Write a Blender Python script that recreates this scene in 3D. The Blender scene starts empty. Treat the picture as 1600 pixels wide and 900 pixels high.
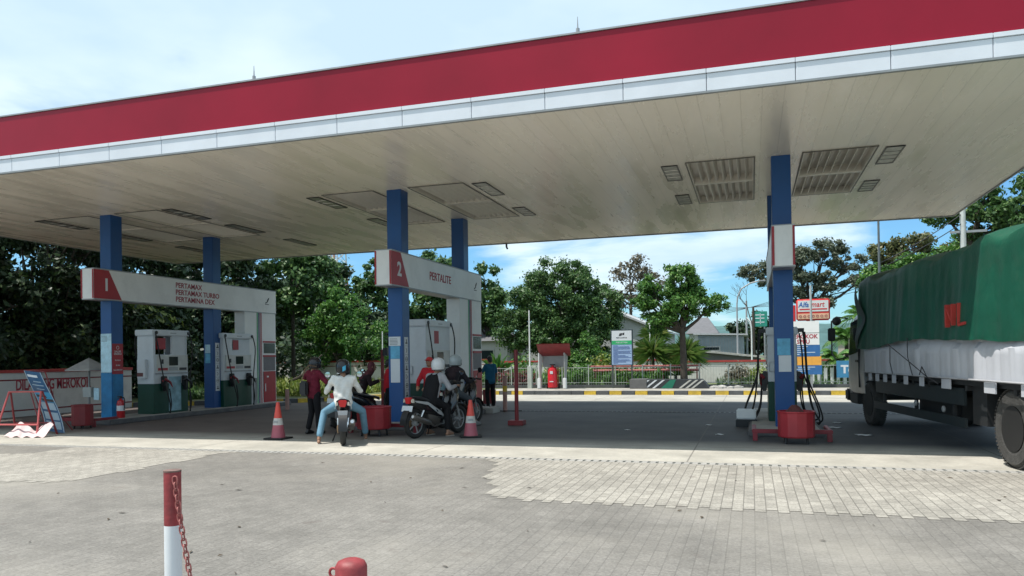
import bpy, bmesh, math, random
import numpy as np
from mathutils import Vector, Matrix
S = bpy.context.scene
C = S.collection
R = math.radians
# ------------------------------------------------------------------ camera
cd = bpy.data.cameras.new('camera'); cam = bpy.data.objects.new('camera', cd); C.objects.link(cam)
yaw, pitch, roll, fpx, cyp = 0.30559722, 0.00981900, 0.01474776, 1187.7259, 546.1255
fw = Vector((-math.sin(yaw)*math.cos(pitch), math.cos(yaw)*math.cos(pitch), math.sin(pitch)))
r0 = Vector((math.cos(yaw), math.sin(yaw), 0)); u0 = r0.cross(fw)
rr = r0*math.cos(roll)-u0*math.sin(roll); uu = u0*math.cos(roll)+r0*math.sin(roll)
M = Matrix.Identity(4)
for i in range(3):
    M[i][0], M[i][1], M[i][2] = rr[i], uu[i], -fw[i]
M[0][3], M[1][3], M[2][3] = 0, 0, 1.5
cam.matrix_world = M
cd.sensor_fit = 'HORIZONTAL'; cd.sensor_width = 36; cd.lens = fpx/1600*36
cd.shift_y = (cyp-450)/1600; cd.clip_start = .05; cd.clip_end = 3000
S.camera = cam
# ------------------------------------------------------------------ sun, sky, exposure
KX, KY = .34, .225                      # shadow offset per metre of height
EL = math.atan(1/math.hypot(KX, KY)); toSun = Vector((-KX, -KY, 1)).normalized()
sd = bpy.data.lights.new('sun', 'SUN'); sd.energy = 5.0; sd.angle = R(.53); sd.color = (1, .955, .88)
so = bpy.data.objects.new('sun', sd); C.objects.link(so)
so.rotation_euler = toSun.to_track_quat('Z', 'Y').to_euler()
W = bpy.data.worlds.new('World'); S.world = W; W.use_nodes = True
nt = W.node_tree; N = nt.nodes; L = nt.links; N.clear()
out = N.new('ShaderNodeOutputWorld'); bg = N.new('ShaderNodeBackground'); bg.inputs[1].default_value = .12
sky = N.new('ShaderNodeTexSky'); sky.sky_type = 'NISHITA'; sky.sun_disc = False
sky.sun_elevation = EL; sky.sun_rotation = math.atan2(toSun.x, toSun.y)
sky.air_density = 1.0; sky.dust_density = .6; sky.ozone_density = 1.5
tc = N.new('ShaderNodeTexCoord'); sp = N.new('ShaderNodeSeparateXYZ'); L.new(tc.outputs['Generated'], sp.inputs[0])
mx = N.new('ShaderNodeMath'); mx.operation = 'MAXIMUM'; mx.inputs[1].default_value = 0; L.new(sp.outputs['Z'], mx.inputs[0])
ad = N.new('ShaderNodeMath'); ad.operation = 'ADD'; ad.inputs[1].default_value = .11; L.new(mx.outputs[0], ad.inputs[0])
dv = N.new('ShaderNodeVectorMath'); dv.operation = 'DIVIDE'; L.new(tc.outputs['Generated'], dv.inputs[0])
cb = N.new('ShaderNodeCombineXYZ')
for i in range(3): L.new(ad.outputs[0], cb.inputs[i])
L.new(cb.outputs[0], dv.inputs[1])
mp = N.new('ShaderNodeMapping'); mp.inputs['Scale'].default_value = (1, 1, .3); mp.inputs['Location'].default_value = (3.1, .6, 0)
L.new(dv.outputs[0], mp.inputs[0])
n1 = N.new('ShaderNodeTexNoise'); n1.inputs['Scale'].default_value = .62; n1.inputs['Detail'].default_value = 7; n1.inputs['Roughness'].default_value = .52
n1.inputs['Distortion'].default_value = .25
L.new(mp.outputs[0], n1.inputs[0])
# more cloud high up, clearer towards the horizon
hz = N.new('ShaderNodeMapRange'); L.new(sp.outputs['Z'], hz.inputs[0])
hz.inputs[1].default_value = .12; hz.inputs[2].default_value = .33; hz.inputs[3].default_value = -.035; hz.inputs[4].default_value = .22
a2 = N.new('ShaderNodeMath'); a2.operation = 'ADD'; L.new(n1.outputs[0], a2.inputs[0]); L.new(hz.outputs[0], a2.inputs[1])
cr = N.new('ShaderNodeMapRange'); cr.interpolation_type = 'SMOOTHSTEP'; L.new(a2.outputs[0], cr.inputs[0])
cr.inputs[1].default_value = .47; cr.inputs[2].default_value = .60; cr.inputs[3].default_value = .0; cr.inputs[4].default_value = .93
mc = N.new('ShaderNodeMix'); mc.data_type = 'RGBA'; L.new(cr.outputs[0], mc.inputs[0])
tint = N.new('ShaderNodeMix'); tint.data_type = 'RGBA'; tint.blend_type = 'MULTIPLY'; tint.inputs[0].default_value = 1
L.new(sky.outputs[0], tint.inputs[6]); tint.inputs[7].default_value = (.60, .98, 1.22, 1)
n2 = N.new('ShaderNodeTexNoise'); n2.inputs['Scale'].default_value = 1.1; n2.inputs['Detail'].default_value = 5; L.new(mp.outputs[0], n2.inputs[0])
cc = N.new('ShaderNodeMix'); cc.data_type = 'RGBA'; cc.inputs[6].default_value = (5.0, 6.5, 7.8, 1); cc.inputs[7].default_value = (6.7, 7.9, 8.4, 1)
cm = N.new('ShaderNodeMapRange'); L.new(n2.outputs[0], cm.inputs[0]); cm.inputs[1].default_value = .4; cm.inputs[2].default_value = .6; L.new(cm.outputs[0], cc.inputs[0])
L.new(tint.outputs[2], mc.inputs[6]); L.new(cc.outputs[2], mc.inputs[7])
L.new(mc.outputs[2], bg.inputs[0]); L.new(bg.outputs[0], out.inputs[0])
S.view_settings.view_transform = 'Standard'; S.view_settings.look = 'None'; S.view_settings.gamma = 1
S.view_settings.exposure = 0.22
# ------------------------------------------------------------------ materials
MT = {}
def mat(name, col, rough=.6, metal=0, var=.12, vs=4, bump=0, bs=30, spec=.5, dirt=0, coat=0):
    if name in MT: return MT[name]
    m = bpy.data.materials.new(name); m.use_nodes = True; t = m.node_tree; b = t.nodes['Principled BSDF']
    b.inputs['Roughness'].default_value = rough; b.inputs['Metallic'].default_value = metal
    b.inputs['Specular IOR Level'].default_value = spec; b.inputs['Coat Weight'].default_value = coat
    c = t.nodes.new('ShaderNodeTexCoord')
    n = t.nodes.new('ShaderNodeTexNoise'); n.inputs['Scale'].default_value = vs; n.inputs['Detail'].default_value = 6; n.inputs['Roughness'].default_value = .6
    t.links.new(c.outputs['Object'], n.inputs[0])
    mr = t.nodes.new('ShaderNodeMapRange'); mr.inputs[1].default_value = .3; mr.inputs[2].default_value = .7
    mr.inputs[3].default_value = 1-var; mr.inputs[4].default_value = 1+var; t.links.new(n.outputs[0], mr.inputs[0])
    x = t.nodes.new('ShaderNodeMix'); x.data_type = 'RGBA'; x.blend_type = 'MULTIPLY'; x.inputs[0].default_value = 1
    x.inputs[6].default_value = (*col, 1); t.links.new(mr.outputs[0], x.inputs[7])
    last = x.outputs[2]
    if dirt:
        n3 = t.nodes.new('ShaderNodeTexNoise'); n3.inputs['Scale'].default_value = 1.3; n3.inputs['Detail'].default_value = 9; n3.inputs['Roughness'].default_value = .75
        t.links.new(c.outputs['Object'], n3.inputs[0])
        m3 = t.nodes.new('ShaderNodeMapRange'); m3.inputs[1].default_value = .5; m3.inputs[2].default_value = .75; m3.inputs[4].default_value = dirt; t.links.new(n3.outputs[0], m3.inputs[0])
        y = t.nodes.new('ShaderNodeMix'); y.data_type = 'RGBA'; t.links.new(m3.outputs[0], y.inputs[0]); t.links.new(last, y.inputs[6]); y.inputs[7].default_value = (.10, .085, .07, 1)
        last = y.outputs[2]
    t.links.new(last, b.inputs['Base Color'])
    if bump:
        n4 = t.nodes.new('ShaderNodeTexNoise'); n4.inputs['Scale'].default_value = bs; n4.inputs['Detail'].default_value = 4; t.links.new(c.outputs['Object'], n4.inputs[0])
        bp = t.nodes.new('ShaderNodeBump'); bp.inputs['Strength'].default_value = bump; bp.inputs['Distance'].default_value = .02
        t.links.new(n4.outputs[0], bp.inputs['Height']); t.links.new(bp.outputs[0], b.inputs['Normal'])
    MT[name] = m; return m
def leafmat(name, c0, c1, c2=None, rough=.5, transl=.35):
    if name in MT: return MT[name]
    m = bpy.data.materials.new(name); m.use_nodes = True; t = m.node_tree; b = t.nodes['Principled BSDF']
    g = t.nodes.new('ShaderNodeNewGeometry'); r = t.nodes.new('ShaderNodeValToRGB')
    r.color_ramp.elements[0].color = (*c0, 1); r.color_ramp.elements[1].color = (*c1, 1); r.color_ramp.elements[1].position = .85
    if c2: e = r.color_ramp.elements.new(.97); e.color = (*c2, 1)
    t.links.new(g.outputs['Random Per Island'], r.inputs[0]); t.links.new(r.outputs[0], b.inputs['Base Color'])
    b.inputs['Roughness'].default_value = rough; b.inputs['Specular IOR Level'].default_value = .45
    tr = t.nodes.new('ShaderNodeBsdfTranslucent'); t.links.new(r.outputs[0], tr.inputs[0])
    ms = t.nodes.new('ShaderNodeMixShader'); ms.inputs[0].default_value = transl
    t.links.new(b.outputs[0], ms.inputs[1]); t.links.new(tr.outputs[0], ms.inputs[2]); t.links.new(ms.outputs[0], t.nodes['Material Output'].inputs[0])
    MT[name] = m; return m
RED = mat('red_paint', (.33, .02, .03), .45, dirt=.15)
DRED = mat('dark_red_steel', (.20, .02, .025), .5, dirt=.25)
WHITE = mat('white_paint', (.72, .73, .73), .4, var=.04, dirt=.12)
BLUE = mat('blue_cladding', (.006, .065, .23), .35, var=.05)
BLACK = mat('black_plastic', (.015, .015, .017), .4)
RUB = mat('rubber', (.02, .02, .02), .8, bump=.2)
GREY = mat('grey_metal', (.33, .34, .35), .45, .3)
CHROME = mat('chrome', (.6, .6, .6), .15, 1)
GREEN = mat('dark_green_panel', (.003, .05, .032), .4)
GLASS = mat('dark_glass', (.02, .03, .035), .08)
PAPER = mat('paper_white', (.6, .63, .66), .5, var=.03)
PBLUE = mat('poster_blue', (.10, .36, .55), .4, var=.3, vs=6)
PLBLUE = mat('poster_light_blue', (.42, .62, .72), .4, var=.2, vs=9)
YEL = mat('yellow_paint', (.62, .42, .04), .6, var=.2, vs=8, dirt=.45)
ORANGE = mat('orange_panel', (.75, .36, .06), .5)
INK = mat('dark_ink', (.03, .03, .035), .6)
RINK = mat('red_ink', (.35, .03, .05), .6)
CONC = mat('concrete_trim', (.34, .33, .31), .85, var=.15, bump=.3, dirt=.3)
DCON = mat('dark_kerb_paint', (.09, .095, .10), .8, var=.25, dirt=.3, bump=.3)
SKIN = mat('skin', (.30, .16, .10), .55, var=.05)
HAIR = mat('black_hair', (.012, .010, .010), .5)
BARK = mat('bark', (.055, .045, .036), .9, var=.35, vs=6, bump=.6)
# ------------------------------------------------------------------ mesh helper
def finish(me, m, smooth):
    for q in (m if isinstance(m, (list, tuple)) else [m]): me.materials.append(q)
    if smooth:
        me.shade_smooth() if hasattr(me, 'shade_smooth') else None
class MB:
    def __init__(s): s.v = []; s.f = []; s.m = []
    def add(s, vs, fs, mi=0):
        o = len(s.v); s.v += [tuple(v) for v in vs]; s.f += [tuple(o+i for i in f) for f in fs]; s.m += [mi]*len(fs); return s
    def box(s, x0, x1, y0, y1, z0, z1, mi=0, T=None):
        vs = [Vector((x, y, z)) for z in (z0, z1) for y in (y0, y1) for x in (x0, x1)]
        if T: vs = [T @ v for v in vs]
        return s.add(vs, [(0, 2, 3, 1), (4, 5, 7, 6), (0, 1, 5, 4), (2, 6, 7, 3), (0, 4, 6, 2), (1, 3, 7, 5)], mi)
    def quad(s, a, b, c, d, mi=0): return s.add([a, b, c, d], [(0, 1, 2, 3)], mi)
    def tube(s, pts, r, n=8, mi=0, cap=True):
        pts = [Vector(p) for p in pts]; rs = r if isinstance(r, (list, tuple)) else [r]*len(pts)
        vs = []; fs = []; pn = None
        for i, p in enumerate(pts):
            d = (pts[min(i+1, len(pts)-1)]-pts[max(i-1, 0)])
            d = d.normalized() if d.length > 1e-9 else Vector((0, 0, 1))
            if pn is None: a = d.cross(Vector((0, 0, 1)) if abs(d.z) < .9 else Vector((1, 0, 0))).normalized()
            else: a = (pn - d*pn.dot(d)).normalized()
            pn = a; b = d.cross(a)
            for k in range(n):
                t = 2*math.pi*k/n; vs.append(p+(a*math.cos(t)+b*math.sin(t))*rs[i])
        for i in range(len(pts)-1):
            for k in range(n):
                k2 = (k+1) % n; fs.append((i*n+k, i*n+k2, (i+1)*n+k2, (i+1)*n+k))
        if cap: fs.append(tuple(reversed(range(n)))); fs.append(tuple((len(pts)-1)*n+k for k in range(n)))
        return s.add(vs, fs, mi)
    def lathe(s, prof, c=(0, 0, 0), axis='z', n=20, mi=0, cap=True):
        vs = []; fs = []
        for r, h in prof:
            for k in range(n):
                t = 2*math.pi*k/n; a, b = r*math.cos(t), r*math.sin(t)
                p = {'z': (a, b, h), 'x': (h, a, b), 'y': (a, h, b)}[axis]; vs.append((c[0]+p[0], c[1]+p[1], c[2]+p[2]))
        for i in range(len(prof)-1):
            for k in range(n):
                k2 = (k+1) % n; fs.append((i*n+k, i*n+k2, (i+1)*n+k2, (i+1)*n+k))
        if cap: fs.append(tuple(reversed(range(n)))); fs.append(tuple((len(prof)-1)*n+k for k in range(n)))
        return s.add(vs, fs, mi)
    def torus(s, c, R_, r, axis='x', n=28, k=10, mi=0, sx=1.0):
        vs = []; fs = []
        for i in range(n):
            t = 2*math.pi*i/n
            for j in range(k):
                q = 2*math.pi*j/k; rad = R_+r*math.cos(q); h = r*math.sin(q)*sx; a, b = rad*math.cos(t), rad*math.sin(t)
                p = {'z': (a, b, h), 'x': (h, a, b), 'y': (a, h, b)}[axis]; vs.append((c[0]+p[0], c[1]+p[1], c[2]+p[2]))
        for i in range(n):
            for j in range(k):
                i2 = (i+1) % n; j2 = (j+1) % k; fs.append((i*k+j, i2*k+j, i2*k+j2, i*k+j2))
        return s.add(vs, fs, mi)
    def prism(s, poly, a0, a1, axis='x', mi=0, taper=1.0):
        # poly: list of 2D points; extruded along axis from a0 to a1
        def P(p, a, sc=1):
            return {'x': (a, p[0], p[1]), 'y': (p[0], a, p[1]), 'z': (p[0], p[1], a)}[axis]
        n = len(poly); vs = [P(p, a0) for p in poly]+[P(p, a1) for p in poly]
        fs = [tuple(range(n)), tuple(reversed(range(n, 2*n)))]+[(i, n+i, n+(i+1) % n, (i+1) % n) for i in range(n)]
        return s.add(vs, fs, mi)
    def loft(s, secs, mi=0):
        # secs: list of rings (same vertex count), closed
        n = len(secs[0]); vs = [p for r_ in secs for p in r_]; fs = []
        for i in range(len(secs)-1):
            for k in range(n): k2 = (k+1) % n; fs.append((i*n+k, i*n+k2, (i+1)*n+k2, (i+1)*n+k))
        fs.append(tuple(reversed(range(n)))); fs.append(tuple((len(secs)-1)*n+k for k in range(n)))
        return s.add(vs, fs, mi)
    def grid(s, fn, nu, nv, mi=0, mf=None):
        o = len(s.v)
        for i in range(nu+1):
            for j in range(nv+1): s.v.append(tuple(fn(i/nu, j/nv)))
        for i in range(nu):
            for j in range(nv):
                a = o+i*(nv+1)+j; s.f.append((a, a+1, a+nv+2, a+nv+1)); s.m.append(mf(i/nu, j/nv) if mf else mi)
        return s
    def build(s, name, m, parent=None, bevel=0, smooth=False, seg=2, fixn=True):
        me = bpy.data.meshes.new(name); me.from_pydata(s.v, [], s.f)
        for q in (m if isinstance(m, (list, tuple)) else [m]): me.materials.append(q)
        if any(s.m): me.polygons.foreach_set('material_index', s.m)
        if bevel or fixn:
            b = bmesh.new(); b.from_mesh(me)
            if fixn: bmesh.ops.recalc_face_normals(b, faces=b.faces)
            if bevel:
                es = [e for e in b.edges if len(e.link_faces) == 2 and e.calc_face_angle(0) > .5]
                bmesh.ops.bevel(b, geom=es, offset=bevel, segments=seg, affect='EDGES', clamp_overlap=True)
            b.to_mesh(me); b.free()
        if smooth or bevel:
            me.polygons.foreach_set('use_smooth', [True]*len(me.polygons))
            me.set_sharp_from_angle(angle=R(38))
        me.update()
        o = bpy.data.objects.new(name, me); C.objects.link(o)
        if parent: o.parent = parent
        return o
def tag(o, label=None, cat=None, group=None, kind=None):
    if label: o['label'] = label
    if cat: o['category'] = cat
    if group: o['group'] = group
    if kind: o['kind'] = kind
    return o
def thing(name, label, cat, loc=(0, 0, 0), rz=0, group=None):
    o = bpy.data.objects.new(name, None); C.objects.link(o); o.empty_display_size = .2
    o.location = loc; o.rotation_euler = (0, 0, rz); return tag(o, label, cat, group)
def copy_tree(o, parent=None):
    c = o.copy(); C.objects.link(c); c.parent = parent
    for ch in list(KIDS(o)): copy_tree(ch, c)
    return c
def KIDS(o): return [x for x in C.objects if x.parent == o]
def mesh_from_eval(o, name):
    dg = bpy.context.evaluated_depsgraph_get(); dg.update()
    return bpy.data.meshes.new_from_object(o.evaluated_get(dg), depsgraph=dg)
def text(s, size, m, parent, loc, rot, ext=.002, bold=0, align='LEFT', name='lettering', sx=1, shear=0):
    cu = bpy.data.curves.new(name, 'FONT'); cu.body = s; cu.size = size; cu.extrude = ext; cu.offset = bold; cu.align_x = align; cu.shear = shear
    cu.resolution_u = 3; cu.space_line = .85
    t = bpy.data.objects.new(name, cu); C.objects.link(t)
    me = mesh_from_eval(t, name); bpy.data.objects.remove(t); bpy.data.curves.remove(cu)
    me.materials.clear(); me.materials.append(m)
    o = bpy.data.objects.new(name, me); C.objects.link(o); o.parent = parent; o.location = loc; o.rotation_euler = rot; o.scale = (sx, 1, 1); return o
RF = (R(90), 0, 0)            # on a face looking -Y
RX = (R(90), 0, R(90))        # on a face looking +X
RL = (R(90), 0, R(-90))       # on a face looking -X
# ------------------------------------------------------------------ ground
def gmat(name, kind):
    m = bpy.data.materials.new(name); m.use_nodes = True; t = m.node_tree; b = t.nodes['Principled BSDF']; nn = t.nodes.new; lk = t.links.new
    b.inputs['Roughness'].default_value = .88; b.inputs['Specular IOR Level'].default_value = .3
    c = nn('ShaderNodeTexCoord')
    def noise(sc, det=6, ro=.6, vec=None):
        n = nn('ShaderNodeTexNoise'); n.inputs['Scale'].default_value = sc; n.inputs['Detail'].default_value = det; n.inputs['Roughness'].default_value = ro
        lk(vec or c.outputs['Object'], n.inputs[0]); return n.outputs[0]
    def mr(v, a, b_, c_, d): q = nn('ShaderNodeMapRange'); lk(v, q.inputs[0]); q.inputs[1].default_value, q.inputs[2].default_value, q.inputs[3].default_value, q.inputs[4].default_value = a, b_, c_, d; return q.outputs[0]
    def mul(a, v): x = nn('ShaderNodeMix'); x.data_type = 'RGBA'; x.blend_type = 'MULTIPLY'; x.inputs[0].default_value = 1; lk(a, x.inputs[6]); lk(v, x.inputs[7]); return x.outputs[2]
    def mixc(f, a, col): x = nn('ShaderNodeMix'); x.data_type = 'RGBA'; lk(f, x.inputs[0]); lk(a, x.inputs[6]); x.inputs[7].default_value = (*col, 1); return x.outputs[2]
    if kind in ('pav', 'lpav'):
        br = nn('ShaderNodeTexBrick'); br.inputs['Scale'].default_value = 1; br.inputs['Brick Width'].default_value = .21; br.inputs['Row Height'].default_value = .105
        br.inputs['Mortar Size'].default_value = .006 if kind == 'lpav' else .0045; br.inputs['Mortar Smooth'].default_value = .3
        k = (.192, .181, .165) if kind == 'pav' else (.325, .305, .27)
        br.inputs['Color1'].default_value = (*[q*(.93 if kind == 'pav' else .86) for q in k], 1); br.inputs['Color2'].default_value = (*[q*(1.05 if kind == 'pav' else 1.1) for q in k], 1)
        br.inputs['Mortar'].default_value = (*[q*(.80 if kind == 'pav' else .55) for q in k], 1)
        mp_ = nn('ShaderNodeMapping'); mp_.inputs['Rotation'].default_value = (0, 0, R(90)); lk(c.outputs['Object'], mp_.inputs[0]); lk(mp_.outputs[0], br.inputs[0])
        col = mul(br.outputs[0], mr(noise(.5, 9, .7), .3, .7, .80, 1.16)); col = mul(col, mr(noise(1.9, 6, .7), .35, .65, .9, 1.08))
        col = mul(col, mr(noise(38, 5, .8), .3, .7, .62, 1.38))
        col = mul(col, mr(noise(7, 4, .6), .3, .7, .93, 1.07))
        s2_ = nn('ShaderNodeMapping'); s2_.inputs['Scale'].default_value = (.35, 1.6, 1); s2_.inputs['Rotation'].default_value = (0, 0, .25); lk(c.outputs['Object'], s2_.inputs[0])
        col = mul(col, mr(noise(.8, 7, .65, s2_.outputs[0]), .35, .65, .92, 1.05))
        st = mr(noise(3.2, 3, .5), .66, .76, 0, .5); col = mixc(st, col, (.12, .10, .09))
        st = mr(noise(11, 2, .5), .76, .8, 0, .6); col = mixc(st, col, (.09, .075, .07))
        if kind == 'pav':
            st = mr(noise(.23, 5, .6), .48, .66, 0, .45); col = mixc(st, col, (.35, .325, .28))
        bp = nn('ShaderNodeBump'); bp.inputs['Strength'].default_value = .5; bp.inputs['Distance'].default_value = .006
        hh = nn('ShaderNodeMath'); hh.operation = 'MULTIPLY_ADD'; lk(br.outputs['Fac'], hh.inputs[0]); hh.inputs[1].default_value = -1; lk(noise(70, 3), hh.inputs[2])
        lk(hh.outputs[0], bp.inputs['Height']); lk(bp.outputs[0], b.inputs['Normal'])
    elif kind == 'conc':
        base = nn('ShaderNodeRGB'); base.outputs[0].default_value = (.40, .38, .335, 1)
        col = mul(base.outputs[0], mr(noise(.7, 9, .65), .3, .7, .85, 1.1)); col = mul(col, mr(noise(25, 5, .7), .3, .7, .9, 1.1))
        s = nn('ShaderNodeSeparateXYZ'); lk(c.outputs['Object'], s.inputs[0])
        # canopy shade painted into the slab colour, together with worn, oil-stained lanes
        e = mr(s.outputs['Y'], 12.5, 13.6, 0, 1); e2 = mr(s.outputs['Y'], 24.0, 25.2, 1, .12)  # band begins and ends near the canopy's front and rear shadow edges
        shade_band = nn('ShaderNodeMath'); shade_band.operation = 'MULTIPLY'; lk(e, shade_band.inputs[0]); lk(e2, shade_band.inputs[1])
        lane = mr(noise(.33, 6, .6), .36, .62, .90, .99); m2 = nn('ShaderNodeMath'); m2.operation = 'MULTIPLY'; lk(shade_band.outputs[0], m2.inputs[0]); lk(lane, m2.inputs[1])  # noise varies how fully the painted shade covers the concrete
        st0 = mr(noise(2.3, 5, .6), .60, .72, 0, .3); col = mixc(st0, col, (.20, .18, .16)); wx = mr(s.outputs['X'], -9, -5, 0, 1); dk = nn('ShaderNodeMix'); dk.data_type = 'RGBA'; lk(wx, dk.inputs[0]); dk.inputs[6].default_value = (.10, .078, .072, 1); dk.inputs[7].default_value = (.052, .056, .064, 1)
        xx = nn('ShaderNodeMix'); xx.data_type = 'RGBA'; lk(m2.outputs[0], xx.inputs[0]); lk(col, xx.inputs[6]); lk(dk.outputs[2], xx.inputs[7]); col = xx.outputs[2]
        st = mr(noise(1.6, 4, .55), .66, .74, 0, .55); m3 = nn('ShaderNodeMath'); m3.operation = 'MULTIPLY'; lk(st, m3.inputs[0]); lk(shade_band.outputs[0], m3.inputs[1]); col = mixc(m3.outputs[0], col, (.05, .05, .05))
        col = mul(col, mr(noise(1.1, 8, .7), .3, .7, .78, 1.22))
        # slab joints every 4.2 m
        for ax, per, off in (('X', 4.2, .9), ('Y', 4.6, 1.15)):
            a = nn('ShaderNodeMath'); a.operation = 'ADD'; lk(s.outputs[ax], a.inputs[0]); a.inputs[1].default_value = 100*per+off
            f = nn('ShaderNodeMath'); f.operation = 'MODULO'; lk(a.outputs[0], f.inputs[0]); f.inputs[1].default_value = per
            g = nn('ShaderNodeMath'); g.operation = 'LESS_THAN'; lk(f.outputs[0], g.inputs[0]); g.inputs[1].default_value = .022
            h = nn('ShaderNodeMath'); h.operation = 'MULTIPLY'; lk(g.outputs[0], h.inputs[0]); h.inputs[1].default_value = .7
            col = mixc(h.outputs[0], col, (.12, .11, .10))
        b.inputs['Roughness'].default_value = .7
        bp = nn('ShaderNodeBump'); bp.inputs['Strength'].default_value = .25; bp.inputs['Distance'].default_value = .006; lk(noise(40, 4), bp.inputs['Height']); lk(bp.outputs[0], b.inputs['Normal'])
    else:
        base = nn('ShaderNodeRGB'); base.outputs[0].default_value = (.10, .12, .05, 1) if kind == 'soil' else (.30, .28, .25, 1)
        col = mul(base.outputs[0], mr(noise(2, 9, .7), .3, .7, .6, 1.4)); col = mul(col, mr(noise(30, 4, .7), .3, .7, .8, 1.2))
    lk(col, b.inputs['Base Color']); return m
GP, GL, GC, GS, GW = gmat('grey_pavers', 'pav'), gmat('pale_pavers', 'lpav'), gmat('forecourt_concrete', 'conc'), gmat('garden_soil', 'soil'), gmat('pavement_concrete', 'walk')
def struct(name, b, m, **k): o = b.build(name, m, **k); o['kind'] = 'structure'; return o
b = MB(); b.quad((-900, -300, -.03), (900, -300, -.03), (900, 1500, -.03), (-900, 1500, -.03)); struct('ground', b, GS)
b = MB(); b.quad((-60, -30, 0), (40, -30, 0), (40, 10.62, 0), (-60, 10.62, 0)); struct('paved_yard', b, GP)
def inpoly(x, y, P):
    c = False; j = len(P)-1
    for i in range(len(P)):
        if (P[i][1] > y) != (P[j][1] > y) and x < (P[j][0]-P[i][0])*(y-P[i][1])/(P[j][1]-P[i][1])+P[i][0]: c = not c
        j = i
    return c
def patch(P):
    b = MB(); xs = [p[0] for p in P]; ys = [p[1] for p in P]
    for j in range(int(min(xs)/.105)-1, int(max(xs)/.105)+2):
        for i in range(int(min(ys)/.21)-1, int(max(ys)/.21)+2):
            x0 = j*.105; y0 = i*.21+(j % 2)*.105; y1 = min(y0+.21, 10.62)
            if y0 < 10.6 and inpoly(x0+.05, y0+.1, P): b.quad((x0, y0, .004), (x0+.105, y0, .004), (x0+.105, y1, .004), (x0, y1, .004))
    return b
struct('pale_paving', patch([(-12.6, 8.2), (-12.4, 9.4), (-11.5, 9.7), (-11.6, 10.75), (-8.0, 10.75), (-8.3, 10.2), (-8.15, 9.62), (-8.34, 9.1), (-8.2, 8.5), (-8.3, 7.8), (-8.4, 7.44), (-9.3, 7.3), (-10.8, 7.5)]), GL)
struct('pale_paving', patch([(-3.9, 10.75), (-3.5, 10.2), (-3.3, 9.5), (-3.25, 9.0), (-2.9, 8.4), (-2.8, 7.85), (-2.4, 7.62), (12, 7.55), (12, 10.75)]), GL)
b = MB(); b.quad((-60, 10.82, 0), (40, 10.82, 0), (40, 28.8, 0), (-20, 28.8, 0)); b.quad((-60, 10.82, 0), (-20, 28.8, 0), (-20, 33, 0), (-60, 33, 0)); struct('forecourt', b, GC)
# drain
dr = thing('drain_grate', 'long narrow drain with slotted concrete cover between pavers and forecourt', 'drain', (0, 10.72, 0))
b = MB(); b.box(-60, 40, -.10, .10, -.12, -.06); b.build('channel', BLACK, dr)
b = MB()
b.box(-60, 40, -.10, -.075, -.06, .004); b.box(-60, 40, .075, .10, -.06, .004)
for i in range(-150, 60): b.box(i*.115, i*.115+.075, -.075, .075, -.03, .002)
b.build('grate', CONC, dr)
dr = thing('drain_grate', 'dark slotted drain line crossing the shaded forecourt beyond the pumps', 'drain', (0, 20.15, 0))
b = MB(); b.box(-6.3, 30, -.1, .1, .004, .006); b.build('channel', BLACK, dr)
b = MB()
for i in range(0, 150): b.box(-6.3+i*.12, -6.3+i*.12+.07, -.07, .07, .006, .010)
b.build('grate', DCON, dr)
# kerb around the back of the forecourt, painted in blocks
path = [Vector(p) for p in [(-24, 18.9), (-20, 20.6), (-18.4, 21.4), (-15.4, 23.0), (-13.9, 25.2), (-12.6, 27.4), (-11.0, 28.6), (-9.6, 28.8), (30, 28.8)]]
def resamp(P, step):
    o = [P[0]]; d = 0
    for a, c in zip(P, P[1:]):
        l = (c-a).length; t = step-d
        while t < l: o.append(a+(c-a)*(t/l)); t += step
        d = l-(t-step)
    return o
kp = resamp(path, .49); b = MB()
for i in range(len(kp)-1):
    a, c = kp[i], kp[i+1]; d = (c-a).normalized(); n_ = Vector((-d.y, d.x)); g = d*.004
    yel = i % 2 == 0 and not (-9.0 < a.x < -6.6)
    q = [a+g, c-g, c-g+n_*.2, a+g+n_*.2]
    if yel: q[0] = q[0]-n_*.002; q[1] = q[1]-n_*.002
    b.add([(p.x, p.y, z) for z in (-.02, .15) for p in q], [(0, 3, 2, 1), (4, 5, 6, 7), (0, 1, 5, 4), (1, 2, 6, 5), (2, 3, 7, 6), (3, 0, 4, 7)], 1 if yel else 0)
struct('kerb', b, [DCON, YEL], bevel=.012)
b = MB(); P2 = [(p.x, p.y+.195) for p in path]
b.add([(x, y, .146) for x, y in P2]+[(30, 31.4, .146), (-12, 31.4, .146), (-24, 31.4, .146)], [tuple(range(len(P2)+3))]); struct('pavement', b, GW)
b = MB(); b.quad((-60, 31.4, .14), (40, 31.4, .14), (40, 37, .14), (-60, 37, .14)); b.add([(-24, 19.3, .15), (-20, 21.0, .15), (-18.5, 21.8, .15), (-15.6, 23.4, .15), (-14.2, 25.5, .15), (-13, 27.6, .15), (-11.4, 29.2, .15), (-9.8, 31.4, .15), (-24, 31.4, .15)], [tuple(range(9))]); struct('garden_bed', b, GS)
b = MB(); b.box(-12.4, 30, 31.7, 31.85, .1, .27); struct('garden_edging', b, DCON, bevel=.01)
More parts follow.
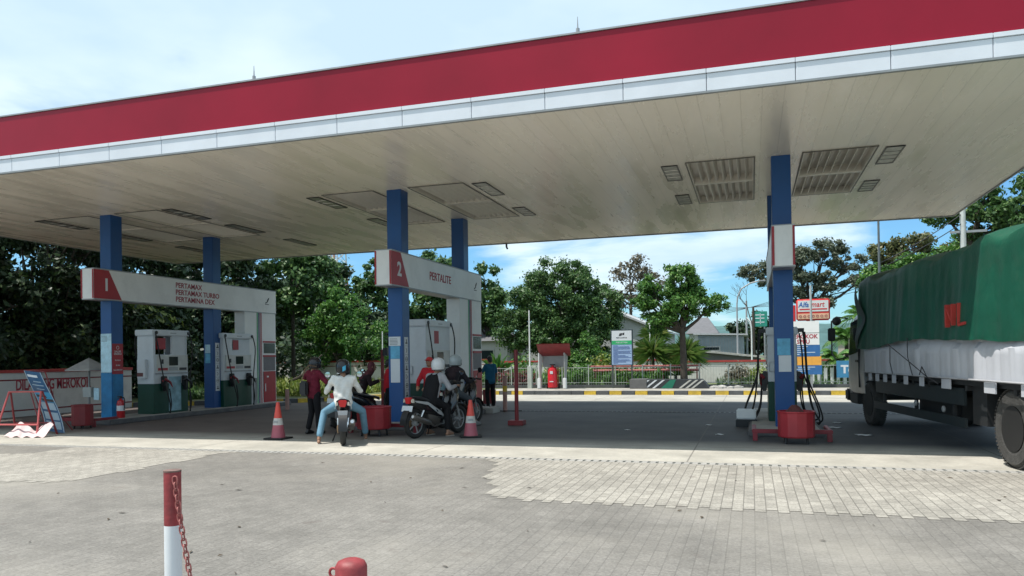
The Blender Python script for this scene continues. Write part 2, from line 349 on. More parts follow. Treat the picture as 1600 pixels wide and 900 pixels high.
# hills
def hills(name, Y0, X0, X1, H, seed, col):
    random.seed(seed); ph = [(random.uniform(.5, 5), random.uniform(0, 6), random.uniform(.2, 1)) for _ in range(7)]
    def fn(u, v):
        x = X0+(X1-X0)*u; h = sum(a*math.sin(f*u*6+p) for f, p, a in ph)*.12+.75; y = Y0+v*260
        return (x, y, -1+H*max(h, .1)*math.sin(v*math.pi/2)**.8+3*math.sin(x*.05+y*.08)*v)
    b = MB(); b.grid(fn, 90, 12); o = struct(name, b, mat(name, col, .95, var=.4, vs=.02, spec=.1), smooth=True); return o
hills('hills', 760, -700, 520, 40, 3, (.07, .13, .13))
# ------------------------------------------------------------------ canopy
SOF = 5.2; X0, X1, Y0, Y1 = -20.6, 5.35, 11.05, 23.5
CX = [-15.37, -7.41, .575]
can = thing('canopy', 'huge flat filling station canopy with red fascia over blue columns', 'canopy', (-7.6, 17.3, 0))
def wp(o): o.location = o.location-Vector((-7.6, 17.3, 0)) if o.parent == can else o.location; return o
def soffm():
    m = bpy.data.materials.new('soffit_boards'); m.use_nodes = True; t = m.node_tree; b = t.nodes['Principled BSDF']; nn = t.nodes.new; lk = t.links.new
    b.inputs['Roughness'].default_value = .17; b.inputs['Specular IOR Level'].default_value = .5
    c = nn('ShaderNodeTexCoord'); s = nn('ShaderNodeSeparateXYZ'); lk(c.outputs['Object'], s.inputs[0])
    a = nn('ShaderNodeMath'); a.operation = 'ADD'; a.inputs[1].default_value = 100; lk(s.outputs['X'], a.inputs[0])
    f = nn('ShaderNodeMath'); f.operation = 'MODULO'; f.inputs[1].default_value = .3; lk(a.outputs[0], f.inputs[0])
    g = nn('ShaderNodeMath'); g.operation = 'LESS_THAN'; g.inputs[1].default_value = .012; lk(f.outputs[0], g.inputs[0])
    mp_ = nn('ShaderNodeMapping'); mp_.inputs['Scale'].default_value = (2.2, .35, 1); lk(c.outputs['Object'], mp_.inputs[0])
    n = nn('ShaderNodeTexNoise'); n.inputs['Scale'].default_value = 1.2; n.inputs['Detail'].default_value = 8; lk(mp_.outputs[0], n.inputs[0])
    r = nn('ShaderNodeMapRange'); r.inputs[1].default_value = .3; r.inputs[2].default_value = .7; r.inputs[3].default_value = .88; r.inputs[4].default_value = 1.06; lk(n.outputs[0], r.inputs[0])
    x = nn('ShaderNodeMix'); x.data_type = 'RGBA'; x.blend_type = 'MULTIPLY'; x.inputs[0].default_value = 1; x.inputs[6].default_value = (.88, .82, .71, 1); lk(r.outputs[0], x.inputs[7])
    h = nn('ShaderNodeMath'); h.operation = 'MULTIPLY'; h.inputs[1].default_value = .17; lk(g.outputs[0], h.inputs[0])
    y = nn('ShaderNodeMix'); y.data_type = 'RGBA'; lk(h.outputs[0], y.inputs[0]); lk(x.outputs[2], y.inputs[6]); y.inputs[7].default_value = (.2, .18, .15, 1)
    lk(y.outputs[2], b.inputs['Base Color'])
    w = nn('ShaderNodeTexNoise'); w.inputs['Scale'].default_value = .9; w.inputs['Detail'].default_value = 3; lk(mp_.outputs[0], w.inputs[0])
    bp = nn('ShaderNodeBump'); bp.inputs['Strength'].default_value = .22; bp.inputs['Distance'].default_value = .03; lk(w.outputs[0], bp.inputs['Height'])
    b2 = nn('ShaderNodeBump'); b2.invert = True; b2.inputs['Strength'].default_value = .5; b2.inputs['Distance'].default_value = .01; lk(g.outputs[0], b2.inputs['Height']); lk(bp.outputs[0], b2.inputs['Normal'])
    lk(b2.outputs[0], b.inputs['Normal'])
    rr_ = nn('ShaderNodeMapRange'); rr_.inputs[1].default_value = .3; rr_.inputs[2].default_value = .7; rr_.inputs[3].default_value = .18; rr_.inputs[4].default_value = .38; lk(n.outputs[0], rr_.inputs[0]); lk(rr_.outputs[0], b.inputs['Roughness'])
    return m
SOFM = soffm()
coff = []
for cx in CX:
    coff += [(cx-1.70, cx-.50, 15.0, 19.05), (cx+.42, cx+1.62, 15.0, 19.0)]
xs = sorted({X0+.02, X1-.02}|{v for q in coff for v in q[:2]}); ys = sorted({Y0+.02, Y1-.02}|{v for q in coff for v in q[2:]})
b = MB()
for i in range(len(xs)-1):
    for j in range(len(ys)-1):
        mxx, myy = (xs[i]+xs[i+1])/2, (ys[j]+ys[j+1])/2
        if any(a < mxx < c and d < myy < e for a, c, d, e in coff): continue
        b.quad((xs[i], ys[j], SOF), (xs[i], ys[j+1], SOF), (xs[i+1], ys[j+1], SOF), (xs[i+1], ys[j], SOF))
wp(b.build('soffit', SOFM, can, fixn=False))
LOU = mat('louvre_metal', (.76, .72, .64), .4, var=.05)
for a, c, d, e in coff:
    b = MB()   # frame, sides and slanted baffles of one opening
    H = .15
    b.box(a-.03, a, d-.03, e+.03, SOF-.012, SOF+H); b.box(c, c+.03, d-.03, e+.03, SOF-.012, SOF+H)
    b.box(a, c, d-.03, d, SOF-.012, SOF+H); b.box(a, c, e, e+.03, SOF-.012, SOF+H); b.box(a, c, (d+e)/2-.06, (d+e)/2+.06, SOF-.005, SOF+H)
    b.box(a, c, d, e, SOF+H, SOF+H+.02)
    n_ = 8
    for k in range(1, n_):
        x = a+(c-a)*k/n_
        for y0, y1 in ((d, (d+e)/2-.06), ((d+e)/2+.06, e)):
            b.add([(x, y0, SOF+.01), (x+.01, y0, SOF+.01), (x+.075, y0, SOF+.12), (x+.068, y0, SOF+.12), (x, y1, SOF+.01), (x+.01, y1, SOF+.01), (x+.075, y1, SOF+.12), (x+.068, y1, SOF+.12)], [(0, 1, 2, 3), (7, 6, 5, 4), (0, 4, 5, 1), (1, 5, 6, 2), (2, 6, 7, 3), (3, 7, 4, 0)])
    lv_ = wp(b.build('ceiling_louvre', LOU, can)); b = MB()
    for q_ in ((a-.045, a-.02, d-.045, e+.045), (c+.02, c+.045, d-.045, e+.045), (a-.02, c+.02, d-.045, d-.02), (a-.02, c+.02, e+.02, e+.045)): b.box(*q_, SOF-.018, SOF-.006)
    b.build('edge_strip', mat('seam_dark', (.12, .11, .10), .6), lv_)
FASR = mat('fascia_red', (.27, .004, .022), .38, var=.14, vs=.5, spec=.3)
FASW = mat('fascia_white', (.70, .73, .78), .35, var=.05, vs=1.5, dirt=.06)
b = MB(); b.box(X0, X1, Y0, Y0+.12, 5.53, 6.29); b.box(X0, X0+.12, Y0+.12, Y1, 5.53, 6.29); b.box(X1-.12, X1, Y0+.12, Y1, 5.53, 6.29)
wp(b.build('red_fascia', FASR, can, bevel=.01))
b = MB(); b.box(X0-.02, X1+.02, Y0-.02, Y0+.14, 6.29, 6.315); b.box(X0+.12, X1-.12, Y1-.1, Y1, 5.25, 5.5); b.box(X0+.12, X1-.12, Y0+.12, Y1-.1, 5.58, 5.64); wp(b.build('roof', GREY, can))
b = MB(); b.box(0, .05, 0, .05, -.1, 0); b.tube([(.025, .025, -.1), (.06, .025, -.17)], .03, 8); o = b.build('hanging_lamp', BLACK); o.location = (-7.55, Y1-.1, 5.17); tag(o, 'tiny dark lamp hanging under the rear edge of the canopy', 'lamp')
b = MB(); n_ = 22
for i in range(n_):
    xa = X0+(X1-X0)*i/n_; xb = X0+(X1-X0)*(i+1)/n_
    b.box(xa+.004, xb-.004, Y0-.012, Y0+.1, 5.215, 5.46); b.box(xa+.003, xb-.003, Y0-.03, Y0+.1, 5.464, 5.527)
for i in range(10):
    ya = Y0+.1+(Y1-Y0-.1)*i/10; yb = Y0+.1+(Y1-Y0-.1)*(i+1)/10
    for xx in ((X0, X0+.1), (X1-.1, X1)): b.box(*xx, ya+.004, yb-.004, 5.215, 5.46); b.box(*xx, ya+.003, yb-.003, 5.464, 5.527)
wp(b.build('white_fascia', FASW, can, bevel=.004))
b = MB(); b.box(X0, X1, Y0-.02, Y0+.04, 5.185, 5.212); b.box(X0, X1, Y1-.04, Y1+.01, 5.17, 5.25); b.box(X1-.03, X1+.01, Y0+.04, Y1-.04, 5.18, 5.212); b.box(X0-.01, X0+.03, Y0+.04, Y1-.04, 5.18, 5.212)
wp(b.build('edge_trim', mat('trim_grey', (.25, .27, .28), .5), can))
COLS = []
for cx in CX:
    for y in (15.05, 18.8):
        zt = 5.199
        b = MB(); b.box(cx-.172, cx+.172, y, y+.36, .1, zt); COLS.append(wp(b.build('column', BLUE, can, bevel=.008)))
def sticker(x0, x1, y0, y1, z0, z1, m, name='poster'):
    b = MB(); b.box(x0, x1, y0, y1, z0, z1); return b.build(name, m)
def onfront(cx, y, xa, xb, z0, z1, m, name='poster'):      # a sheet stuck on a column's front face (parent it to its column)
    col = COLS[colix(cx, y)]
    o = sticker(cx+xa, cx+xb, y-.006, y+.001, z0, z1, m, name); o.parent = col; o.location = Vector((0, 0, 0)); return o
def onside(cx, y, ya, yb, z0, z1, m, name='poster'):
    col = COLS[colix(cx, y)]
    o = sticker(cx+.171, cx+.178, y+ya, y+yb, z0, z1, m, name); o.parent = col; return o
def colix(cx, y): return CX.index(cx)*2+(0 if y < 16 else 1)
def ctext(s, size, m, cx, y, loc, rot, **k):
    col = COLS[colix(cx, y)]
    return text(s, size, m, col, loc, rot, **k)
# column 1 front: white sheet over a blue swoosh; side: red panel over blue
c1, c2, c3 = CX
onfront(c1, 15.05, -.165, .165, 1.25, 2.23, PLBLUE)
onfront(c1, 15.05, -.167, .167, .12, 1.26, mat('poster_mid_blue', (.012, .16, .36), .4, var=.3, vs=3))
onside(c1, 15.05, .01, .35, 1.22, 1.98, RED)
onside(c1, 15.05, .01, .35, .12, 1.215, MT['poster_mid_blue'])
for i, (s, z) in enumerate((('SALUR', 1.76), ('ENERGI', 1.70), ('ke kami', 1.55), ('di sini', 1.42), ('SALURKAN', 1.30))):
    ctext(s, .07 if i < 2 else .055, PAPER, c1, 15.05, (c1+.181, 15.05+.18, z), RX, align='CENTER')
b = MB(); b.torus((c1+.18, 15.23, 1.88), .04, .005, 'x', 20, 6); b.build('poster_emblem', PAPER, COLS[0])
# column 1 back
for cx in (c1,):
    onfront(cx, 18.8, -.12, .06, 1.75, 2.0, PLBLUE); onfront(cx, 18.8, -.12, .06, 1.45, 1.74, PBLUE)
def warning_strip(cx, y, z0, z1, n):
    onside(cx, y, .08, .26, z0, z1, PAPER, 'notice_strip')
    col = COLS[colix(cx, y)]; h = (z1-z0)/n; b = MB()
    for i in range(n):
        z = z0+h*(i+.5); yc = y+.17
        if i % 3 == 0: b.box(cx+.178, cx+.181, yc-.05, yc+.05, z-.05, z-.02); b.box(cx+.178, cx+.181, yc-.015, yc+.015, z-.02, z+.05)
        elif i % 3 == 1: b.torus((cx+.179, yc, z), .05, .006, 'x', 16, 4); b.box(cx+.178, cx+.181, yc-.04, yc+.04, z-.006, z+.006)
        else: b.tube([(cx+.18, yc-.03, z+.05), (cx+.18, yc+.02, z), (cx+.18, yc-.02, z-.05)], .006, 5)
        b.box(cx+.178, cx+.181, y+.09, y+.25, z-h/2-.002, z-h/2+.003)
    b.build('notice_marks', INK, col)
warning_strip(c1, 18.8, .62, 2.05, 7)
# column 2 front: bill of paper, blue poster, white sheet
onfront(c2, 15.05, -.16, .12, 1.78, 1.98, PAPER); onfront(c2, 15.05, -.12, .10, 1.50, 1.775, PBLUE); onfront(c2, 15.05, -.12, .10, .98, 1.495, PAPER)
warning_strip(c2, 15.05, .62, 1.97, 7)
onfront(c2, 18.8, -.15, .15, 2.15, 2.42, mat('tan_card', (.45, .36, .22), .6)); onfront(c2, 18.8, -.13, .13, 1.72, 2.08, PLBLUE); onfront(c2, 18.8, -.13, .13, 1.3, 1.70, PLBLUE)
onside(c2, 18.8, .1, .26, 1.95, 2.35, PAPER)
# column 3
onfront(c3, 15.05, -.12, .11, 1.46, 1.77, PBLUE); onfront(c3, 15.05, -.10, .12, 1.15, 1.455, PAPER)
for (cx, y, x, z, w, n_, s) in ((c1, 15.05, -.14, 2.16, .2, 5, 0), (c2, 15.05, -.13, 1.93, .2, 5, 0), (c2, 18.8, -.10, 2.02, .2, 6, 0), (c2, 18.8, -.10, 1.62, .2, 7, 0)):
    col = COLS[colix(cx, y)]; b = MB(); random.seed(n_)
    for i in range(n_): b.box(cx+x, cx+x+w*random.uniform(.6, 1), y-.008, y-.006, z-i*.03, z-i*.03+.008)
    b.build('printed_lines', INK, col)
# ------------------------------------------------------------------ ceiling lights
LMETAL = mat('light_reflector', (.55, .55, .52), .25, .6, var=.2, vs=14)
def ceil_light(x0, x1, y0, y1, lab):
    t = thing('ceiling_light', lab, 'ceiling light', ((x0+x1)/2, (y0+y1)/2, SOF), 0, 'recessed lights in the canopy ceiling')
    a, c = (x1-x0)/2, (y1-y0)/2
    b = MB(); w = .025
    b.box(-a, a, -c, -c+w, -.02, .002); b.box(-a, a, c-w, c, -.02, .002); b.box(-a, -a+w, -c+w, c-w, -.02, .002); b.box(a-w, a, -c+w, c-w, -.02, .002); b.build('frame', BLACK, t)
    b = MB(); b.box(-a+w, a-w, -c+w, c-w, -.012, -.004)
    b.build('diffuser', mat('light_cover', (.35, .35, .33), .3, .3, var=.5, vs=6), t)
    for k in (-.45, 0, .45): b = MB(); b.tube([(-a+w, c*k, -.016), (a-w, c*k, -.016)], .008, 6); b.build('louvre_bar', LMETAL, t)
nm = {0: 'first', 1: 'second', 2: 'third'}
for ci, cx in enumerate(CX):
    sides = ((-2.22, -1.90, 'left'), (1.80, 2.12, 'right')) if ci else ((-2.25, -1.9, 'left'), (1.78, 2.1, 'right'))
    rows = ((15.1, 16.4, 'front'), (17.95, 19.05, 'rear')) if ci else ((15.0, 16.4, 'front'), (17.3, 18.7, 'middle'), (20.0, 21.4, 'rear'))
    for xa, xb, s in sides:
        for ya, yb, r_ in rows:
            ceil_light(cx+xa, cx+xb, ya, yb, f"{r_} recessed light {s} of the {('columns of the far left island', 'columns of the middle island', 'column beside the truck')[ci]}")
for x in (-8.15, -2.42):
    b = MB(); b.tube([(0, 0, 0), (0, 0, .12)], .03, 8); b.tube([(0, 0, .12), (0, 0, .30)], [.012, .004], 6)
    o = b.build('lightning_rod', GREY); o.location = (x, 11.2, 6.315); tag(o, 'thin lightning rod on the '+('left' if x < -5 else 'middle')+' part of the canopy roof edge', 'lightning rod')
# ------------------------------------------------------------------ islands, gantries, dispensers
ISL = [(c1, 14.55, 22.1), (c2, 14.4, 20.3), (c3, 14.4, 20.2)]
for (cx, ya, yb), w in zip(ISL, ('1', '2', '3')):
    b = MB(); b.box(cx-.66, cx+.62, ya, yb, 0, .12)
    o = b.build('pump_island', mat('island_kerb', (.10, .10, .105), .7, var=.3, dirt=.3, bump=.3), bevel=.02)
    b = MB(); b.box(cx-.6, cx+.56, ya+.06, yb-.06, .12, .125); b.build('top_slab', CONC, o)
    tag(o, {'1': 'raised concrete pump island carrying the two dispensers at the left', '2': 'raised concrete pump island under the single broad dispenser in the middle', '3': 'raised concrete pump island beside the green truck'}[w], 'pump island')
def logo(parent, x, y, z, s, m=INK):         # small mark of three slanted bars, face looks +X
    b = MB()
    for (a, c, w, h) in ((-.5, -.25, .45, .2), (-.02, -.05, .3, .5), (.2, .25, .28, .42)):
        yy, zz = y+a*s, z+c*s
        b.add([(x, yy, zz), (x, yy+w*s, zz+.08*s), (x, yy+(w+.15)*s, zz+(h+.08)*s), (x, yy+.15*s, zz+h*s), (x+.003, yy, zz), (x+.003, yy+w*s, zz+.08*s), (x+.003, yy+(w+.15)*s, zz+(h+.08)*s), (x+.003, yy+.15*s, zz+h*s)], [(0, 1, 2, 3), (4, 7, 6, 5), (0, 4, 5, 1), (1, 5, 6, 2), (2, 6, 7, 3), (3, 7, 4, 0)])
    b.box(x, x+.003, y-.5*s, y+.55*s, z-.42*s, z-.33*s)
    return b.build('emblem', m, parent)
GW_ = mat('gantry_white', (.76, .76, .75), .35, var=.06, vs=1.2, dirt=.16)
def gantry(cx, L, pl, num, words, lab):
    t = thing('lane_sign_gantry', lab, 'lane sign', (cx, 14.5, 0), 0, 'lane signs of the filling station')
    x = .19
    b = MB(); b.box(-x, x, 0, L, 3.07, 3.80); beam = b.build('beam', GW_, t, bevel=.006)
    b = MB(); b.box(-x-.012, x+.006, .02, L+.006, 3.795, 3.82); b.box(-x-.004, x+.012, .02, L, 3.05, 3.075); b.build('edge_trim', GREY, beam)
    b = MB()
    for s_ in (-1, 1): b.box(s_*x-(.035 if s_ > 0 else 0), s_*x+(.035 if s_ < 0 else 0), -.012, 0, 3.08, 3.79)
    b.build('red_edge', RED, beam)
    b = MB()                                            # red slanted field with the lane number, on both faces
    for sx in (1, -1):
        xa, xb = (x, x+.006) if sx > 0 else (-x-.006, -x)
        P = [(.01, 3.08), (.86, 3.08), (.46, 3.79), (.01, 3.79)]
        b.prism(P, xa, xb, 'x')
    b.build('number_field', RED, beam)
    text(num, .42, PAPER, beam, (x+.008, .28, 3.29), RX, bold=.012)
    for i, (wd, y, z, sz) in enumerate(words): text(wd, sz, RINK, beam, (x+.003, y, z), RX, bold=.003, sx=1.05)
    logo(beam, x+.002, L-.5, 3.42, .2)
    if pl:
        y0, y1 = pl
        b = MB(); b.box(-x, x-.01, y0, y1-.02, .12, 3.07) if False else None
        b.box(-x, x-.01, y0, y0+.6, .95, 3.05); b.box(-x, x-.01, y0+.6, y1-.02, .12, 3.05); pn = b.build('end_panel', GW_, t, bevel=.004)
        b = MB(); b.box(-x+.02, x-.04, y0+.03, y0+.57, .12, .93); b.build('grey_cabinet', GREY, pn)
        for k, (dy, w_, m_) in enumerate(((.62, .05, mat('sign_green', (.03, .30, .12), .4)), (.70, .05, mat('sign_navy', (.01, .03, .12), .4)), (.78, .03, RED), (.84, .03, RED))):
            b = MB(); b.box(x-.01, x-.004, y0+dy, y0+dy+w_, .13, 3.05); b.build('stripe', m_, pn)
        b = MB(); b.box(x-.01, x+.006, y0+.93, y1-.06, .14, 1.15); dr_ = b.build('door', RED, pn, bevel=.004)
        b = MB(); b.box(x+.006, x+.02, y0+1.0, y0+1.03, .5, .75); b.box(x+.006, x+.009, y0+1.1, y0+1.2, .95, 1.0); b.build('handle', WHITE, dr_)
        b = MB(); b.box(x-.01, x, y0+.95, y1-.08, 1.17, 1.62); b.build('grille', mat('grille_grey', (.16, .15, .16), .6), pn)
        for za, zb in ((1.62, 1.68), (2.09, 2.14)): b = MB(); b.box(x-.01, x+.01, y0+.93, y1-.06, za, zb); b.build('red_bar', RED, pn)
        b = MB(); b.box(x-.01, x-.002, y0+.97, y1-.08, 1.74, 2.07); b.build('window', mat('panel_glass', (.06, .075, .07), .15), pn)
    return t
gantry(c1, 7.4, (5.75, 7.4), '1', [('PERTAMAX', 2.75, 3.565, .20), ('PERTAMAX TURBO', 2.75, 3.37, .20), ('PERTAMINA DEX', 2.75, 3.175, .20)], 'white sign gantry with three lines of red lettering on the left island')
gantry(c2, 5.6, (3.95, 5.6), '2', [('PERTALITE', 2.0, 3.36, .27)], 'white sign gantry with a single red word on the middle island')
gantry(c3, 5.6, None, '3', [], 'white lane sign seen end on, on the column beside the truck')
DW = mat('dispenser_white', (.62, .65, .68), .35, var=.05, dirt=.15)
def hose(pts, r=.016):
    P = [Vector(p) for p in pts]; o = []
    for i in range(len(P)-1):
        p0, p1, p2, p3 = P[max(i-1, 0)], P[i], P[i+1], P[min(i+2, len(P)-1)]
        for k in range(6):
            t = k/6; o.append(.5*((2*p1)+(-p0+p2)*t+(2*p0-5*p1+4*p2-p3)*t*t+(-p0+3*p1-3*p2+p3)*t**3))
    o.append(P[-1]); b = MB(); b.tube(o, r, 8); return b
def dispenser(cx, y, L, H, lab, opened=False, arms=False, closedfront=False):
    t = thing('fuel_dispenser', lab, 'fuel dispenser', (cx, y, .125), 0, 'fuel dispensers on the islands'); x = .27; H -= .125
    b = MB(); b.box(-x, x, 0, L, 0, .80); b.build('base', GREEN, t, bevel=.01)
    b = MB(); b.box(-x, x, 0, L, .80, 1.58 if H > 2 else 1.5)
    top = H-.16
    if opened:
        b.box(-x, x, 0, .07, 1.58, top); b.box(x-.06, x, L*.52, L-.1, 1.58, top); b.box(-x, x, L-.09, L-.03, 1.58, top); b.box(-x, -x+.04, L*.75, L-.1, 1.58, top)
    elif H > 2: b.box(-x, x, 0, L, 1.58, top) if closedfront else (b.box(-x, x, 0, L*.32, 1.58, top), b.box(-x+.06, x-.06, L*.32, L, 1.58, top))
    else: b.box(-x, x, 0, L, 1.5, top)
    b.build('body', DW, t, bevel=.008)
    b = MB(); b.box(-x-.03, x+.04, -.06, L+.04, top, H)
    hd = b.build('header', DW, t, bevel=.02)
    b = MB()
    for yy in (.02, L-.06): b.lathe([(.045, x+.04), (.045, x+.06), (.02, x+.065)], (0, yy+.04, H-.08), 'x', 14)
    b.build('hose_outlet', BLACK, hd)
    b = MB(); b.box(x+.04, x+.043, L*.45, L*.62, H-.10, H-.075); b.build('brand_plate', GREY, hd)
    for s in (1, -1):
        def X(a, c): return (a, c) if s > 0 else (-c, -a)
        b = MB(); b.box(*X(x, x+.02), .1, L-.04, 1.12, 1.56); pn = b.build('control_panel', mat('panel_offwhite', (.55, .55, .52), .4), t, bevel=.004)
        b = MB(); b.box(*X(x+.02, x+.025), L*.42, L*.68, 1.28, 1.52); b.build('display', GLASS, pn)
        b = MB(); b.box(*X(x+.02, x+.026), L*.42, L*.68, 1.15, 1.24); b.build('keypad', GREY, pn)
        b = MB(); b.box(*X(x+.02, x+.024), .13, L*.38, 1.15, 1.22); b.build('price_strip', RED, pn)
        b = MB(); b.box(*X(x+.02, x+.024), L*.72, L-.08, 1.15, 1.22); b.box(*X(x+.02, x+.024), L*.2, L*.26, 1.33, 1.45); b.build('label_plate', INK, pn)
        b = MB(); b.box(*X(x, x+.03), .06, L-.02, 1.05, 1.09); b.build('ledge', GREY, t)
        b = MB(); b.box(*X(x-.05, x+.005) if opened else X(x, x+.006), .13 if opened else L*.34, .13+.3 if opened else L*.34+.26, 1.72, 2.02 if H > 2 else 1.74); b.build('red_card', RED, t)
        if closedfront or opened:
            b = MB(); b.box(*X(x+.001, x+.006), L*.42, L*.78, .05, .98); b.build('poster', mat('poster_pale_blue', (.22, .38, .45), .4, var=.4, vs=5), t)
        for k, yy in enumerate((L*.26, L*.86)):
            b = MB(); b.box(*X(x, x+.09), yy-.09, yy+.07, .72, 1.0); b.box(*X(x+.02, x+.12), yy-.05, yy+.05, .60, .95)
            nz = b.build('nozzle_holster', BLACK, t, bevel=.015)
            b = MB(); b.tube([(s*(x+.07), yy-.1, .86), (s*(x+.13), yy-.05, .92), (s*(x+.13), yy+.12, .83), (s*(x+.13), yy+.2, .70)], [.03, .035, .03, .014], 8); b.build('nozzle', mat('nozzle_red', (.25, .02, .03), .5) if k == 0 else BLACK, nz)
            xo = x+.06 if not arms else x+.13
            if arms and k == 0: b = MB(); b.box(*X(x-.02, x+.17), yy-.06, yy+.05, H-.10, H-.02); b.build('hose_arm', BLACK, t)
            dr_ = .30 if arms else .06
            hs = hose([(s*xo, (0.02 if k == 0 else L), H-.1), (s*(xo+.05), (.05 if k == 0 else L+.05), H-.5), (s*(xo+.08), yy+(.1 if k else -.12), .9), (s*(xo+.10+dr_*.7), yy+.02, .28), (s*(xo+.06+dr_), yy+.05, .0), (s*(xo+.02+dr_*.55), yy+.1, -.04), (s*(x+.16), yy+.12, .25), (s*(x+.12), yy+.1, .66)])
            hs.build('hose', RUB, t, smooth=True)
            if arms:
                hose([(s*(xo+.04), .12+.2*k, H-.1), (s*(xo+.08), .1+.2*k, .9), (s*(xo+.16), .1+.2*k, .3), (s*(xo+.3), .1, -.03), (s*(xo+.1), .3, -.06)]).build('hose', RUB, t, smooth=True)
    b = MB(); b.box(-x*.7, x*.3, -.10, 0, .95, 1.45) if opened else b.box(-x*.9, -x*.2, -.02, 0, 1.0, 1.2)
    bx_ = b.build('card_box', DW, t, bevel=.01)
    if opened:
        b = MB(); b.box(-x*.68, x*.05, -.104, -.098, 1.0, 1.1); b.build('label_plate', mat('brown_label', (.14, .05, .05), .5), bx_)
    return t
dispenser(c1, 16.33, 1.28, 2.37, 'tall dispenser with an open top bay, nearer one of the left island', opened=True)
dispenser(c1, 19.1, 1.35, 2.35, 'dispenser partly behind the rear blue column of the left island', closedfront=False)
dispenser(c2, 16.05, 1.46, 2.40, 'broad white dispenser between the two blue columns of the middle island', closedfront=True)
dispenser(c3, 16.2, 1.2, 2.02, 'narrow dispenser with drooping hoses behind the column near the truck', arms=True)
# ------------------------------------------------------------------ low red guards, tubs, extinguisher
GRD = mat('guard_red', (.20, .018, .028), .5, dirt=.35)
def guard(x0, x1, y, d, lab, rz=0):
    t = thing('guard_rail', lab, 'guard rail', ((x0+x1)/2, y, 0), rz, 'low red guards in front of the columns'); w = (x1-x0)/2
    b = MB(); b.box(-w, w, -.04, .04, .13, .20); b.box(-w, -w+.07, .04, d, .135, .195); b.box(w-.07, w, .04, d, .135, .195); b.build('rail', GRD, t, bevel=.01)
    for s in (-1, 1):
        b = MB(); b.box(s*w-.04-s*.05, s*w+.04-s*.05, -.04, .04, 0, .13); b.build('leg', GRD, t, bevel=.005)
guard(-.02, 1.27, 13.75, .95, 'low red steel guard below the red tub beside the truck')
guard(-7.9, -6.35, 13.85, .9, 'low red steel guard at the foot of the middle island front column')
guard(-16.0, -14.75, 14.1, .7, 'low red steel guard beside the small red tub at the left')
def tub(x, y, r, z0, z1, lab, full=None, m=RED):
    t = thing('sand_tub', lab, 'tub', (x, y, 0), 0, 'red sand tubs')
    b = MB(); b.lathe([(r*.96, z0), (r, z0+.02), (r, z1-.03), (r+.012, z1-.02), (r+.012, z1), (r-.015, z1), (r-.02, z1-.06), (.01, z1-.06)], n=12); b.build('drum', m, t)
    for a in (.6, 2.5, 3.8, 5.6):
        b = MB(); b.tube([(r*.75*math.cos(a), r*.75*math.sin(a), 0), (r*.7*math.cos(a), r*.7*math.sin(a), z0+.01)], .022, 8); b.build('leg', BLACK, t)
    b = MB(); random.seed(int(x*10)); b.grid(lambda u, v: ((u)*r*.9*math.cos(v*6.283), u*r*.9*math.sin(v*6.283), z1-.05+.02*random.random()), 5, 16); b.build('sand', mat('dark_sand', (.07, .06, .055), .95, bump=.5), t)
    return t
tub(.68, 13.42, .29, .11, .54, 'red tub on black legs in front of the column beside the truck')
tub(-7.08, 13.4, .33, .14, .57, 'large red tub on black legs between the two parked motorbikes')
tub(-14.75, 13.75, .23, .07, .55, 'small red tub beside the leaning blue banner', m=DRED)
tub(-7.62, 21.8, .2, .1, .52, 'dark red tub behind the person in the blue shirt', m=DRED)

t = thing('rag_bundle', 'dark rag and red cap lying on the tub near the truck', 'rag', (.66, 13.4, .5))
b = MB(); random.seed(4); b.grid(lambda u, v: ((u-.5)*.3, (v-.5)*.28, .02+.12*math.sin(u*math.pi)*math.sin(v*math.pi)*(.8+.4*random.random())), 8, 8); b.build('rag', mat('maroon_cloth', (.10, .03, .03), .9), t, smooth=True)
def extinguisher(x, y, z, lab, s=1):
    t = thing('fire_extinguisher', lab, 'fire extinguisher', (x, y, z)); t.scale = (s, s, s)
    b = MB(); b.lathe([(.08, 0), (.095, .02), (.095, .36), (.075, .43), (.03, .46), (.03, .49)], n=20); b.build('cylinder', mat('extinguisher_red', (.40, .015, .02), .3), t, smooth=True)
    b = MB(); b.box(-.02, .02, -.09, .03, .49, .51); b.box(-.015, .015, -.1, 0, .53, .545); b.box(-.02, .02, -.02, .03, .48, .55); b.build('valve', BLACK, t, bevel=.004)
    hose([(0, .03, .5), (.08, .02, .5), (.12, 0, .38), (.1, 0, .2)], .012).build('hose', RUB, t, smooth=True)
    b = MB(); b.lathe([(.0965, .18), (.0968, .19), (.0968, .3), (.0965, .31)], n=20); b.build('label', PAPER, t)
extinguisher(-15.03, 15.15, .125, 'red fire extinguisher standing at the foot of the leftmost column')
# small roofed post, bollards, posts
t = thing('roofed_post', 'thin steel post with a small grey pyramid roof left of the leftmost blue column', 'post', (-16.4, 15.5, 0))
b = MB(); b.tube([(0, 0, 0), (0, 0, 1.4)], .03, 10); b.build('pole', mat('steel_post', (.22, .22, .22), .4, .4), t)
b = MB(); n_ = 6
ring = [(.62*math.cos(math.pi/3*i+.3), .62*math.sin(math.pi/3*i+.3), 1.34) for i in range(6)]
b.add(ring+[(x, y, z-.03) for x, y, z in ring]+[(0, 0, 1.64)], [(i, (i+1) % 6, 12) for i in range(6)]+[(i+6, (i+1) % 6+6, (i+1) % 6, i) for i in range(6)]+[tuple(range(11, 5, -1))]); b.build('roof', mat('roof_sheet_grey', (.30, .30, .29), .6, var=.2), t)
b = MB(); b.box(-.16, .12, -.06, .06, .62, .88); b.build('box', mat('box_grey', (.35, .37, .36), .5), t, bevel=.008); b = MB(); b.box(.17, .34, -.02, .0, .55, .86); b.build('notice', PLBLUE, t)
